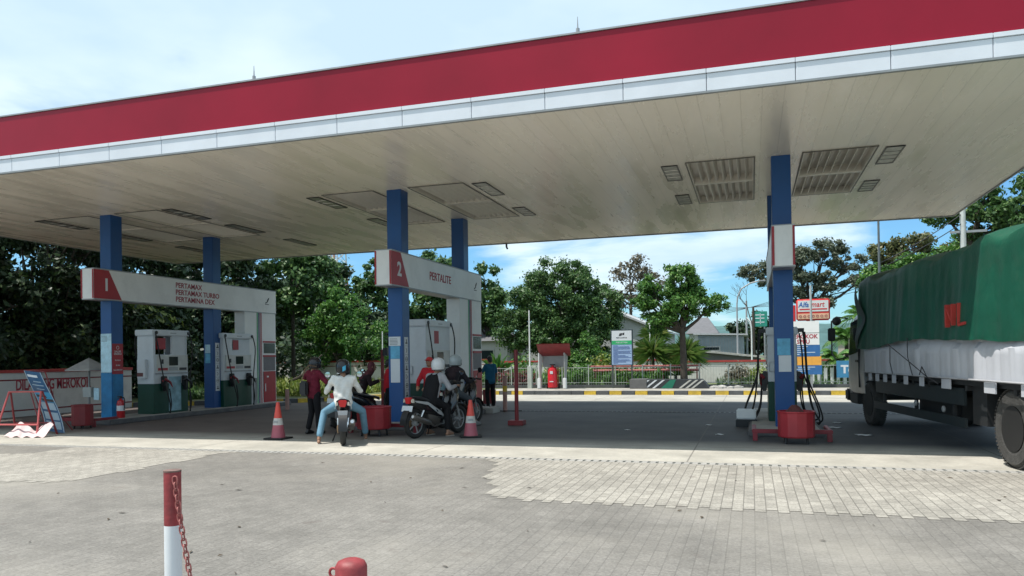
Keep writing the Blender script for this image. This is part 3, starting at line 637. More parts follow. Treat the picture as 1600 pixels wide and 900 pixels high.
def bollard(x, y, r, h, lab, m0, m1, zs, cap='flat', group=None):
    t = thing('bollard', lab, 'bollard', (x, y, 0), 0, group)
    if cap == 'dome': prof = [(r, zs), (r, h-.03), (r*.85, h-.012), (r*.5, h-.002), (.01, h)]
    else: prof = [(r, zs), (r, h-.004), (r-.004, h), (.01, h)]
    b = MB(); b.lathe(prof, n=28); b.build('upper_tube', m0, t, smooth=True)
    b = MB(); b.lathe([(r*1.0, 0), (r, zs)], n=28); b.build('lower_tube', m1, t, smooth=True)
    if cap == 'flat': b = MB(); b.lathe([(r+.0015, h-.006), (r+.0015, h+.002), (r-.004, h+.004), (.005, h+.001)], n=28); b.build('end_cap', mat('rusty_cap', (.16, .10, .085), .8, var=.4, vs=20), t)
    return t
BR = mat('bollard_red', (.25, .032, .036), .55, var=.3, vs=14, dirt=.6, bump=.15, bs=40); BW = mat('bollard_white', (.68, .70, .72), .45, var=.05, dirt=.12)
bollard(-3.07, 3.45, .0455, .90, 'red and white steel bollard with a chain hanging from its top', BR, BW, .60)
t = bollard(-1.56, 2.74, .064, .695, 'thick red domed bollard at the bottom edge of the yard', BR, BR, .2, 'dome')
b = MB(); b.torus((-.075, -.01, .635), .018, .006, 'y', 14, 6); b.build('ring', BR, t)
# chain: each link a torus stretched, hanging from the bollard in a catenary towards the camera
t = thing('chain', 'faded red steel chain hanging down beside the striped bollard', 'chain', (-3.05, 3.40, 0))
A = Vector((.020, .022, .868)); k_ = 26; pts = []; RT = Vector((.75, .66, 0)); TW_ = Vector((.66, -.75, 0))
for i in range(k_+1):
    s_ = i*.034
    pts.append(A+RT*(.15*s_**1.2)+TW_*(.008+.12*s_)-Vector((0, 0, s_*.985)))
b = MB()
for i in range(k_):
    p, q = pts[i], pts[i+1]; d = (q-p).normalized(); mid = (p+q)/2
    a = Vector((1, .25, 0)) if i % 2 == 0 else Vector((-.25, 1, 0)); a = (a-d*a.dot(d)).normalized(); c_ = d.cross(a); lp = []
    for j in range(12):
        u = 2*math.pi*j/12; cu_, su = math.cos(u), math.sin(u)
        off = a*(.0135*cu_)+d*(.010*(1 if su > 0 else -1)*(1 if abs(su) > .3 else 0)+.0135*su)
        lp.append(mid+off)
    lp.append(lp[0]); b.tube(lp, .0042, 6, cap=False)
b.build('links', mat('chain_red', (.34, .10, .09), .6, var=.3, vs=30, dirt=.3), t, smooth=True)
PINK = mat('faded_pink_paint', (.42, .24, .21), .7, var=.2, dirt=.3)
bollard(-13.5, 20.0, .06, .62, 'faded pink bollard left of the person in the maroon shirt', PINK, PINK, .3)
bollard(-6.5, 19.9, .06, .98, 'faded pink bollard with a yellow band right of the blue shirt', PINK, PINK, .7)
b = MB(); b.lathe([(.0625, .55), (.063, .56), (.063, .70), (.0625, .71)], n=20); o = b.build('yellow_band', YEL); o.parent = [q for q in C.objects if q.name.startswith('bollard')][-1]
t = thing('steel_post', 'dark red post on a square foot standing alone on the forecourt', 'post', (-4.96, 16.0, 0))
b = MB(); b.tube([(0, 0, .1), (0, 0, 1.66)], .045, 12); b.build('pole', DRED, t); b = MB(); b.box(-.17, .17, -.14, .14, 0, .11); b.build('foot', DRED, t, bevel=.01)
t = thing('steel_post', 'dark red post with a black box on top, left of the middle island column', 'post', (-11.2, 21.8, 0))
b = MB(); b.tube([(0, 0, .04), (0, 0, 1.80)], .055, 12); b.build('pole', DRED, t); b = MB(); b.box(.05, .2, -.08, .08, 1.6, 1.85); b.build('box', BLACK, t, bevel=.01); b = MB(); b.box(-.15, .15, -.15, .15, 0, .05); b.build('foot', DRED, t)
t = thing('step_block', 'low grey concrete step beside the feet of the rear rider', 'step', (-6.93, 19.4, 0))
b = MB(); b.box(-.3, .35, -.3, .3, 0, .15); b.build('block', CONC, t, bevel=.015); 
t = thing('barrier_frame', 'thin black U frame standing around the yellow banded bollard', 'barrier', (-6.6, 19.75, 0))
b = MB(); b.tube([(-.3, 0, .3), (-.3, 0, .03), (.25, 0, .03), (.6, .1, .03)], .015, 6); b.build('frame', BLACK, t)
def cone(x, y, lab, rz=0):
    t = thing('traffic_cone', lab, 'traffic cone', (x, y, 0), rz, 'faded traffic cones')
    b = MB(); b.box(-.21, .21, -.21, .21, 0, .03); b.build('base', RUB, t, bevel=.02)
    def r(z): return .135-(z-.03)*(.105/.67)
    for nm_, a, c_, m in (('cone_body', .03, .27, mat('cone_faded', (.40, .10, .13), .5)), ('reflective_band', .27, .40, mat('cone_band', (.55, .53, .50), .5, dirt=.3)), ('cone_tip', .40, .70, mat('cone_red', (.62, .07, .05), .45))):
        b = MB(); e = .0015 if nm_ == 'reflective_band' else 0
        b.lathe([(r(a)+e, a), (r(c_)+e, c_)] if nm_ != 'cone_tip' else [(r(a), a), (r(c_), c_), (r(c_)-.008, c_), (.015, c_-.04)], n=28); b.build(nm_, m, t, smooth=True)
    b = MB(); b.box(-.05, .05, -r(.33)-.006, -r(.33)+.004, .31, .35); b.build('band_print', GREY, t)
cone(-8.66, 12.52, 'faded traffic cone left of the rider in white'); cone(-5.09, 13.47, 'faded traffic cone in front of the rear two-wheeler with the dark plate', .4)
# white container by dispenser 3
t = thing('plastic_crate', 'white and black plastic crate on the island left of the drooping hoses', 'crate', (-.12, 16.35, .0))
b = MB(); b.box(-.22, .2, -.15, .15, 0, .16); b.build('tray', BLACK, t, bevel=.01); b = MB(); b.box(-.2, .18, -.13, .13, .16, .36); b.build('bin', WHITE, t, bevel=.02)
# red folding frame, leaning banner, fallen sheet
t = thing('a_frame_stand', 'empty red steel sign frame standing at the far left', 'sign frame', (-14.55, 12.15, 0), R(8))
for s in (-1, 1):
    b = MB(); w0, w1 = .38, .5
    b.tube([(-w1, s*.28, 0), (-w0, s*.02, .92), (w0, s*.02, .92), (w1, s*.28, 0)], .021, 8); b.tube([(-w1*.96, s*.22, .25), (w1*.96, s*.22, .25)], .018, 8); b.build('frame', mat('frame_pinkish_red', (.45, .09, .09), .5) if s < 0 else DRED, t)
t = thing('fallen_sheet', 'crumpled pinkish white sheet lying under the red frame', 'sheet', (-14.2, 12.0, 0), R(5))
random.seed(8); b = MB(); b.grid(lambda u, v: ((u-.55)*.95, (v-.5)*.3-.05, .015+.27*(v**1.5)*(.7+.3*math.sin(u*9))+.02*math.sin(u*23+v*5)), 26, 12); b.build('sheet', mat('pink_sheet', (.62, .47, .47), .6, var=.1), t, smooth=True)
t = thing('banner_stand', 'tall blue printed banner leaning sideways next to the red frame', 'banner', (-14.5, 12.7, 0))
BLd = mat('banner_blue', (.012, .065, .15), .35, var=.35, vs=3)
def bn(u, v):            # u across, v up
    x = .22-.72*v+(u-.5)*(.54-.05*v); z = .04+1.30*v-.05*(u-.5); y = .03*math.sin(v*5)-.10*(1-v)**3+.02*math.cos(u*5)
    return (x, y, z)
def bnp(u0, u1, v0, v1, m, nm_, off=-.004):
    b = MB(); b.grid(lambda u, v: (lambda p: (p[0], p[1]+off, p[2]))(bn(u0+(u1-u0)*u, v0+(v1-v0)*v)), 6, 12); b.grid(lambda u, v: (lambda p: (p[0], p[1]+off+.003, p[2]))(bn(u0+(u1-u0)*u, v0+(v1-v0)*v)), 6, 12); return b.build(nm_, m, pr, smooth=True, fixn=False)
b = MB(); b.grid(bn, 8, 20); b.grid(lambda u, v: (lambda p: (p[0], p[1]+.006, p[2]))(bn(u, v)), 8, 20); pr = b.build('printed_sheet', BLd, t, smooth=True, fixn=False)
for v0 in (.05, .2, .36): bnp(.12, .9, v0, v0+.12, mat('banner_panel', (.28, .36, .42), .5), 'text_panel')
bnp(.1, .75, .90, .94, PAPER, 'title_bar'); bnp(.35, .8, .82, .835, MT['banner_panel'], 'text_line'); bnp(.15, .85, .76, .775, MT['banner_panel'], 'text_line'); bnp(.35, .8, .70, .71, MT['banner_panel'], 'text_line')
bnp(.08, .7, .56, .60, INK, 'dark_picture'); bnp(.3, .95, .50, .545, INK, 'dark_picture'); bnp(.5, .6, .55, .65, INK, 'dark_picture'); bnp(0, .04, 0, 1, MT['banner_panel'], 'pale_edge'); bnp(.96, 1, 0, 1, MT['banner_panel'], 'pale_edge'); bnp(.05, .95, .49, .66, mat('banner_sea', (.03, .22, .38), .4), 'sea_picture', -.002)
b = MB(); b.tube([(-.78, .08, 1.36), (-.2, .1, 0)], .014, 6); b.tube([(-.25, .08, 1.34), (.25, .12, 0.02)], .014, 6); b.tube([(-.78, .05, 1.36), (-.22, .05, 1.33)], .014, 6); b.tube([(-.7, .1, 1.2), (-.05, .6, 0)], .014, 6)
b.tube([(-.55, -.02, .9), (.05, -.25, 0)], .013, 6); b.build('stand', DRED, t)
# ------------------------------------------------------------------ walls, fence, planter
WALLM = mat('painted_wall', (.62, .61, .58), .8, var=.08, vs=1.2, dirt=.35, bump=.15)
CAPR = mat('wall_cap_red', (.42, .05, .045), .6, dirt=.25)
def wall(label, p0, p1, h, z0=0, capm=CAPR, lines=True, nm_='boundary_wall'):
    d = Vector((p1[0]-p0[0], p1[1]-p0[1], 0)); Ln = d.length; a = math.atan2(d.y, d.x)
    t = thing(nm_, label, 'wall', (p0[0], p0[1], 0), a)
    b = MB(); b.box(0, Ln, 0, .18, z0, h-.08); w = b.build('wall', WALLM, t)
    b = MB(); b.box(-.02, Ln+.02, -.035, .215, h-.085, h); b.build('coping', capm, t)
    if lines:
        b = MB(); b.box(0, Ln, -.004, 0, h-.31, h-.27); b.box(0, Ln, -.004, 0, .16, .2)
        b.build('painted_line', DRED, w)
    return t
wl = wall('low grey wall with painted no smoking lettering along the left side', (-19.97, -8), (-19.97, 20.6), 1.34)
wl.rotation_euler = (0, 0, R(90))
t_ = text('DILARANG MEROKOK', .44, RINK, None, (-19.965, 16.36, .76), RX, bold=.01, sx=.58)
m_ = t_.matrix_basis.copy(); t_.parent = wl; bpy.context.view_layer.update(); t_.matrix_parent_inverse = wl.matrix_world.inverted()
t_ = text('DI AREA INI', .14, RINK, None, (-19.965, 17.0, .58), RX, sx=.8); t_.parent = wl; t_.matrix_parent_inverse = wl.matrix_world.inverted()
wall('white garden wall with red coping behind the left trees', (-60, 37.2), (-13.2, 37.2), 1.42)
wall('white garden wall with red coping behind the extinguisher shelter', (-13.1, 37.2), (-3.6, 37.2), 1.30, lines=False)
wall('long white wall with thick red coping right of the striped planter', (-3.5, 37.2), (22, 37.2), 1.20, lines=False)
fe = thing('railing_fence', 'pale thin picket railing along the back verge', 'fence', (0, 31.78, 0)); FM = mat('fence_paint', (.38, .41, .38), .5, dirt=.2)
b = MB()
for i in range(172): x = -12.3+i*.107; b.box(x-.004, x+.004, -.004, .004, .27, 1.0)
for z in (.36, 1.0): b.box(-12.4, 6.1, -.012, .012, z-.012, z+.012)
b.build('pickets', FM, fe)
for i in range(17): b = MB(); x = -12.36+i*1.145; b.box(x-.022, x+.022, -.022, .022, .2, 1.10); b.box(x-.035, x+.035, -.035, .035, 1.10, 1.12); b.build('post', FM, fe)
pl = thing('striped_planter', 'low concrete planter with diagonal black and white stripes and a green middle', 'planter', (-3.1, 30.75, .15))
b = MB(); b.box(-1.64, -.95, 0, .9, 0, .38, 0); b.build('end_block', mat('planter_grey', (.13, .13, .13), .8, dirt=.2), pl, bevel=.015)
b = MB(); b.prism([(-.95, 0), (1.5, 0), (1.35, .2), (1.2, .36), (-.95, .36)], .05, .9, 'y'); b.build('trough', mat('planter_black', (.03, .035, .04), .7), pl, bevel=.01)
def stripes(xs_, m, nm_, w, y=.046):
    b = MB()
    for x in xs_: b.prism([(x, .01), (x+w, .01), (x+w+.42, .34), (x+.42, .34)], y, y+.003, 'y')
    b.build(nm_, m, pl)
stripes((-1.35, -1.05, -.75), PAPER, 'white_stripe', .1, -.003 if False else .044); stripes((.3, .55, .78), mat('stripe_grey', (.45, .45, .42), .7), 'grey_stripe', .1)
b = MB(); b.prism([(-.4, .01), (.05, .01), (.2, .35), (-.02, .35)], .042, .046, 'y'); b.build('green_field', mat('planter_green', (.01, .16, .10), .6), pl)

# rocks and rubble beside it
t = thing('rubble_heap', 'low heap of grey stones right of the striped planter', 'rubble', (-1.15, 30.9, .14)); random.seed(2); b = MB()
for i in range(16):
    x, y, s_ = random.uniform(-.4, .7), random.uniform(-.15, .3), random.uniform(.07, .2); b.lathe([(.01, -.02), (s_, 0), (s_*.9, s_*.5), (.01, s_*.7)], (x, y, 0), n=6)
b.build('stones', CONC, t)
# red pipe rails
t = thing('pipe_rail', 'two faded red horizontal pipes behind the railing', 'rail', (-4.4, 32.6, 0)); PR = mat('faded_red_pipe', (.35, .10, .09), .6, dirt=.2)
b = MB(); b.tube([(-2.4, 0, 1.03), (2.35, 0, 1.03)], .04, 8); b.tube([(-2.2, -.05, .85), (2.3, -.05, .85)], .055, 8); b.build('pipe', PR, t)
for x in (-2.1, -.7, .8, 2.2): b = MB(); b.tube([(x, .02, .1), (x, .02, 1.0)], .03, 8); b.build('post', PR, t)
# extinguisher shelter
t = thing('extinguisher_shelter', 'small shelter with curved dark red roof over a wheeled extinguisher', 'shelter', (-7.95, 31.0, .15))
b = MB(); b.grid(lambda u, v: (-.62+1.30*u+.12*v*u, .30-.75*v, 1.36+.5*v-.09*math.sin(v*3.14)), 6, 10); b.grid(lambda u, v: (-.62+1.30*u+.12*v*u, .30-.75*v+.015, 1.385+.5*v-.09*math.sin(v*3.14)), 6, 10)
b.build('roof', mat('roof_dark_red', (.20, .025, .03), .5, var=.2), t, smooth=True, fixn=False)
b = MB(); b.prism([(-.25, 0), (-.05, 0), (.3, 1.36), (-.3, 1.5)], -.6, -.56, 'x'); b.build('side_panel', WHITE, t)
b = MB(); b.prism([(-.25, 0), (-.05, 0), (.3, 1.36), (-.3, 1.5)], .50, .54, 'x'); b.build('side_panel', mat('panel_grey', (.3, .3, .3), .7), t)
for x in (-.58, .52): b = MB(); b.box(x-.07, x+.07, -.3, -.1, 0, .45); b.build('foot', WHITE, t, bevel=.02)
b = MB(); b.box(-.56, .5, .28, .31, .9, 1.5); b.build('back_board', GREY, t)
t = thing('wheeled_extinguisher', 'large red wheeled extinguisher standing under the curved red roof', 'fire extinguisher', (-7.98, 30.9, .15))
b = MB(); b.lathe([(.12, .02), (.2, .06), (.2, .75), (.16, .86), (.05, .92), (.05, .97)], n=20); b.build('cylinder', mat('extinguisher_bright', (.55, .02, .03), .3), t, smooth=True)
b = MB(); b.tube([(-.22, .05, 0), (-.22, .1, .9), (.22, .1, .9), (.22, .05, 0)], .018, 6); b.build('frame', RED, t)
b = MB(); b.torus((0, 0, 1.0), .09, .03, 'z', 16, 8); b.build('coiled_hose', BLACK, t); b = MB(); b.box(-.06, .06, -.205, -.198, .62, .74); b.build('label_plate', PAPER, t); b = MB(); b.box(-.08, .08, -.205, -.198, .28, .32); b.build('label_plate', PAPER, t)
for s in (-1, 1): b = MB(); b.lathe([(.1, -.02), (.11, 0), (.1, .02)], (s*.25, .1, .1), 'x', 16); b.build('wheel', RUB, t)
# information board
t = thing('information_board', 'framed board with white top, green band and blue lines of print', 'sign board', (-5.12, 31.3, 0))
b = MB(); b.box(-.46, .46, 0, .08, 1.08, 2.56); b.build('frame', mat('board_frame', (.04, .06, .07), .5), t, bevel=.01)
b = MB(); b.box(-.41, .41, -.008, -.001, 1.12, 2.52); bd = b.build('panel', mat('board_blue', (.30, .42, .62), .5, var=.06), t)
b = MB(); b.box(-.41, .41, -.012, -.008, 2.1, 2.52); b.build('white_field', PAPER, bd); b = MB(); b.box(-.41, .41, -.013, -.008, 1.95, 2.11); b.build('green_band', mat('board_green', (.03, .38, .14), .5), bd)
b = MB(); random.seed(5)
for i in range(17): z = 1.9-i*.045; w = random.uniform(.25, .38) if i % 4 else .1; b.box(-.36, -.36+2*w, -.012, -.008, z-.009, z+.009)
b.build('printed_lines', mat('navy_ink', (.04, .08, .25), .6), bd)
text('PERTAMINA', .085, INK, bd, (0, -.014, 2.2), RF, align='CENTER'); text('PERHATIAN', .09, PAPER, bd, (0, -.015, 2.0), RF, align='CENTER')
b = MB(); b.add([(-.12, -.014, 2.30), (0, -.014, 2.31), (.04, -.014, 2.42), (-.08, -.014, 2.41), (.03, -.014, 2.33), (.11, -.014, 2.34), (.12, -.014, 2.44), (.05, -.014, 2.43)], [(0, 1, 2, 3), (4, 5, 6, 7)]); b.build('emblem', INK, bd)
for x in (-.4, .4): b = MB(); b.box(x-.03, x+.03, .01, .07, .14, 1.08); b.build('post', mat('post_dark', (.06, .07, .07), .5), t)
# big pylon sign
t = thing('rules_sign', 'tall sign board in white, blue and orange fields with no smoking text', 'sign board', (1.75, 31.3, 0))
def fld(x0, x1, z0, z1, m, nm_, y=-.01): b = MB(); b.box(x0, x1, y, 0, z0, z1); return b.build(nm_, m, t)
sb = fld(-.85, .72, 1.80, 2.71, mat('sign_white', (.78, .78, .76), .5, var=.03), 'white_field'); fld(-.85, .74, 1.36, 1.79, mat('sign_blue', (.03, .13, .33), .5), 'blue_field'); fld(-.85, .78, 1.02, 1.345, ORANGE, 'orange_field'); fld(-.85, .80, .66, 1.005, MT['sign_blue'], 'blue_field')
b = MB(); b.box(-.83, .70, .003, .05, .68, 2.69); b.build('backing', GREY, t)
b = MB(); b.box(-.85, .72, -.013, -.01, 2.25, 2.265); b.build('divider', INK, sb)
text('MEROKOK', .22, RINK, sb, (.66, -.013, 2.05), RF, bold=.006, align='RIGHT', sx=.95); text('DI SPBU', .22, RINK, sb, (.38, -.013, 1.85), RF, bold=.006, align='RIGHT', sx=.95)
b = MB(); random.seed(9)
for i in range(5): z = 1.74-i*.075; b.box(-.7, .2+random.uniform(-.2, .45), -.014, -.01, z-.022, z+.008)
for i in range(4): z = .95-i*.075; b.box(-.7, .55-i*.18, -.014, -.01, z-.022, z+.005)
b.build('printed_lines', mat('pale_print', (.5, .58, .66), .5), sb)
for x in (-.7, .42): b = MB(); b.box(x-.04, x+.04, .01, .08, .14, .67); b.build('post', GREY, t)
# shop sign on a pole further back
t = thing('shop_sign', 'white shop sign with red border and blue and red lettering behind the rules sign', 'shop sign', (3.26, 45, 0))
AR = mat('shop_red', (.60, .03, .03), .4)
b = MB(); b.box(-.87, .87, 0, .25, 3.27, 4.47); sb = b.build('border', AR, t, bevel=.07, seg=3)
b = MB(); b.box(-.80, .80, -.01, .02, 3.75, 4.39); b.build('white_field', WHITE, sb, bevel=.02); b = MB(); b.box(-.8, .8, -.01, .02, 3.36, 3.66); b.build('orange_field', mat('shop_pale_orange', (.75, .45, .30), .4), sb)
b = MB(); b.box(-.70, .72, -.016, -.01, 3.86, 3.93); b.build('underline', AR, sb)
text('Alfa', .40, mat('shop_blue', (.01, .10, .40), .4), sb, (-.76, -.014, 4.02), RF, bold=.006, sx=.85, shear=.2); text('mart', .42, AR, sb, (-.10, -.014, 4.02), RF, bold=.004, sx=.83, shear=.2)
b = MB()
for i in range(7): b.torus((-.66+i*.22, -.014, 3.51), .06, .012, 'y', 12, 4)
b.build('small_emblem', RINK, sb)
b = MB(); b.box(-1.3, -.9, .05, .2, 3.0, 4.15); b.build('side_box', AR, t, bevel=.02); b = MB(); b.tube([(0, .15, 0), (0, .15, 3.3)], .09, 10); b.build('pole', GREY, t)
# blue banner on the fence, mostly behind the truck
t = thing('name_banner', 'blue banner with white letters hung on the railing beside the truck cab', 'banner', (3.1, 31.72, 0))
b = MB(); b.box(0, 1.5, 0, .015, .52, 1.17); s_ = b.build('cloth', mat('cyan_blue', (.04, .20, .36), .5), t); text('Tor', .42, PAPER, s_, (.16, -.003, .70), RF, bold=.018)
# ------------------------------------------------------------------ buildings
def house(label, x0, x1, y0, y1, z0, h, rh, wm, rm, kind='gable', win=(), nm_='house', ax='x'):
    t = thing(nm_, label, 'building', ((x0+x1)/2, (y0+y1)/2, z0)); a, c = (x1-x0)/2, (y1-y0)/2
    b = MB()
    if kind == 'gable': b.prism([(-a, 0), (a, 0), (a, h), (0, h+rh), (-a, h)], -c, c, 'y')
    elif kind == 'shed': b.prism([(-a, 0), (a, 0), (a, h), (-a, h+rh)], -c, c, 'y')
    else: b.box(-a, a, -c, c, 0, h)
    w = b.build('wall', wm, t); b = MB(); o = .3
    if kind == 'gable':
        sl = rh/a
        b.prism([(-a-o, h-sl*o), (0, h+rh), (a+o, h-sl*o), (a+o, h-sl*o+.12), (0, h+rh+.12), (-a-o, h-sl*o+.12)], -c-o, c+o, 'y')
    elif kind == 'shed': b.prism([(-a-o, h+rh+.02), (a+o, h+.02), (a+o, h+.12), (-a-o, h+rh+.14)], -c-o, c+o, 'y')
    else: b.add([(-a-o, -c-o, h), (a+o, -c-o, h), (a+o, c+o, h), (-a-o, c+o, h), (-a*.35, 0, h+rh), (a*.35, 0, h+rh)], [(0, 1, 5, 4), (1, 2, 5), (2, 3, 4, 5), (3, 0, 4), (3, 2, 1, 0)])
    b.build('roof', rm, t)
    for (u, v, ww, hh) in win:
        b = MB(); b.box(-a+u, -a+u+ww, -c-.05, -c+.02, v, v+hh); f = b.build('window', mat('window_frame', (.4, .4, .4), .5), t); b = MB(); b.box(-a+u+.08, -a+u+ww-.08, -c-.06, -c-.05, v+.08, v+hh-.08); b.build('pane', GLASS, f)
    return t
WC = mat('warehouse_sheet', (.46, .47, .47), .6, var=.06, vs=1, dirt=.3); RS = mat('roof_sheet', (.42, .43, .44), .5, var=.15); RB = mat('roof_dark', (.12, .12, .13), .7)
house('white gabled warehouse behind the information board', -13.6, -5.3, 45, 56, 0, 3.0, 1.8, WC, RS, 'gable', [(1.0, 1.2, 1.2, .8)], 'warehouse')
house('small white house seen under the big bushy tree', -19, -14.2, 44, 49, 0, 2.5, 1.0, WC, RB, 'hip', [(1, 1, 1.2, 1), (3, 1, 1, 1)])
o = house('pale blue grey sheet metal shed behind the right wall', -3.6, -.55, 55, 62, 0, 2.75, .1, mat('blue_grey_sheet', (.28, .34, .38), .5, var=.1), RS, 'shed', [(.3, 1.7, 1.2, .35)], 'shed')
b = MB()
for i in range(17): x = -1.5+i*.185; b.box(x, x+.03, -3.56, -3.5, .1, 2.7)
b.build('wall_ribs', GREY, o)
house('low house with a dark hip roof behind the right wall', -5.2, -3.0, 68, 73, 0, 3.3, 1.5, WC, RB, 'hip')
house('far house with a grey hip roof below the hills', -2.4, .8, 82, 88, 0, 2.6, 1.3, WC, RS, 'hip')
house('open carport roof of corrugated sheet beside the leaning palm', -3.4, .5, 47, 50, 0, 1.2, .5, RB, mat('carport_sheet', (.36, .35, .33), .6, var=.3), 'shed', (), 'carport')
house('white house beyond the left trees near the tall palm', -30, -24.5, 46, 52, 0, 2.8, 1.3, WC, RB, 'hip', [(1, 1, 1.2, 1)])
house('grey roofed store behind the palms beside the truck', 5, 12, 44, 50, 0, 2.6, 1.2, mat('wall_tan', (.42, .38, .32), .8), RB, 'hip', [(1, 1, 1.4, 1)])
# slatted white boards at the right below the rules sign
t = thing('slatted_fence', 'short white slatted fence behind the railing near the truck cab', 'fence', (2.9, 34.2, .14)); b = MB()
for i in range(12): b.box(-1.3+i*.25, -1.3+i*.25+.13, 0, .03, 0, .72)
b.build('slats', WHITE, t)
# ------------------------------------------------------------------ poles, lamps, wires, mast
def pole(nm_, label, cat, x, y, h, r=.05, m=GREY, z=0): t = thing(nm_, label, cat, (x, y, z)); b = MB(); b.tube([(0, 0, 0), (0, 0, h)], [r, r*.7], 10); b.build('pole', m, t); return t
t = pole('flag_pole', 'thin white pole left of the extinguisher shelter', 'pole', -9.1, 31.35, 3.35, .035, WHITE, .14); b = MB(); b.box(-.09, .09, -.09, .09, 0, .95); b.build('base', mat('pole_base', (.42, .46, .42), .8), t)
t = pole('garden_lamp', 'thin white lamp pole with a flat head in front of the leafy tree', 'lamp', -4.25, 33.6, 3.7, .03, WHITE); b = MB(); b.box(-.05, .3, -.08, .08, 3.66, 3.78); b.build('lamp_head', WHITE, t, bevel=.02)
pole('thin_pole', 'thin green pole behind the rider in white', 'pole', -18.7, 33, 3.1, .04, mat('pole_green', (.03, .22, .12), .5)); pole('thin_pole', 'thin pale pole left of the middle columns', 'pole', -15.4, 30, 2.7, .03, WHITE)
pole('utility_pole', 'thin dark pole rising above the truck cargo front', 'utility pole', 5.15, 35, 7.6, .06, mat('pole_dark', (.10, .12, .13), .6))
t = pole('utility_pole', 'pale concrete pole rising above the middle of the truck tarpaulin', 'utility pole', 8.75, 37, 8.3, .15, mat('pole_concrete', (.50, .52, .50), .8)); b = MB(); b.box(-.5, .9, -.05, .05, 6.55, 6.65); b.build('crossarm', GREY, t)
t = pole('white_post', 'short white slanted post right of the wall shrubs', 'pole', .0, 43, 2.9, .05, WHITE); b = MB(); b.tube([(0, 0, 2.85), (-.05, 0, 3.2), (-.25, 0, 3.45)], .04, 8); b.build('bent_top', WHITE, t)
t = pole('street_lamp', 'tall street lamp with a curved arm left of the column near the truck', 'street lamp', -.85, 50, 4.6, .07, GREY); b = MB(); P = [(0, 0, 4.6), (.05, 0, 5.1), (.3, 0, 5.6), (.8, 0, 5.9), (1.4, 0, 6.05)]; b.tube(P, .045, 8); b.build('arm', GREY, t); b = MB(); b.box(1.3, 1.75, -.08, .08, 6.0, 6.08); b.build('lamp_head', GREY, t, bevel=.02)
pole('utility_pole', 'far grey pole right of the curved street lamp', 'utility pole', -.35, 62, 5.6, .1, GREY); pole('utility_pole', 'far brown pole beside the green road sign', 'utility pole', .15, 60, 5.0, .12, BARK)
t = pole('sign_pole', 'grey pole standing in front of the shop sign', 'pole', 2.8, 40, 4.8, .07, mat('pole_pale', (.42, .44, .44), .5))
t = thing('road_sign', 'green overhead road sign far beyond the wall', 'road sign', (.64, 60, 0)); b = MB(); b.box(-.5, .5, 0, .06, 3.5, 4.65); s_ = b.build('panel', mat('road_green', (.02, .24, .18), .5), t, bevel=.02); b = MB(); b.tube([(.3, .1, 0), (.3, .1, 3.6)], .06, 8); b.build('pole', GREY, t)
b = MB()
for z in (4.35, 4.1, 3.8): b.box(-.35, .3, -.01, 0, z, z+.07)
b.box(-.02, .03, -.01, 0, 3.7, 4.5); b.build('white_marks', PAPER, s_)
def wire(label, p, q, sag, r=.02):
    b = MB(); P = [Vector(p).lerp(Vector(q), i/12)-Vector((0, 0, sag*4*(i/12)*(1-i/12))) for i in range(13)]; o = b.build('x', INK) if False else None
    b.tube(P, r, 5); o = b.build('overhead_cable', INK); tag(o, label, 'cable'); return o
wire('upper power cable between the dark pole and the concrete pole', (5.15, 35, 5.2), (8.75, 37, 7.4), .12); wire('lower power cable between the dark pole and the concrete pole', (5.15, 35, 5.0), (8.75, 37, 7.0), .12)
for i, l_ in enumerate(('highest', 'second', 'third', 'lowest')): wire(l_+' of the thin cables left of the truck cab', (-2, 66, 5.2+.15*i-.3), (9.5, 58, 8.6-.75*i), .5, .018) 
def mast():
    t = thing('lattice_mast', 'red and white lattice telecom mast far behind the trees', 'mast', (-71, 120, 0)); H = 34
    for band in range(6):
        b = MB(); z0, z1 = H*band/6, H*(band+1)/6
        def w(z): return 2.3-1.3*z/H
        for sx in (-1, 1):
            for sy in (-1, 1): b.tube([(sx*w(z0), sy*w(z0), z0), (sx*w(z1), sy*w(z1), z1)], .13, 5)
        n_ = 3
        for k in range(n_):
            a, c = z0+(z1-z0)*k/n_, z0+(z1-z0)*(k+1)/n_
            for (s1, s2) in (((-1, -1), (1, -1)), ((1, -1), (1, 1)), ((1, 1), (-1, 1)), ((-1, 1), (-1, -1))):
                b.tube([(s1[0]*w(a), s1[1]*w(a), a), (s2[0]*w(c), s2[1]*w(c), c)], .07, 4); b.tube([(s2[0]*w(a), s2[1]*w(a), a), (s1[0]*w(c), s1[1]*w(c), c)], .07, 4)
        b.build('mast_section', mat('mast_red', (.45, .10, .07), .6) if band % 2 == 0 else mat('mast_grey', (.5, .52, .52), .6), t)
    b = MB(); b.tube([(0, 0, 0), (0, 0, H+2)], .25, 6); b.build('cable_core', mat('mast_core', (.55, .35, .3), .6), t)
mast()
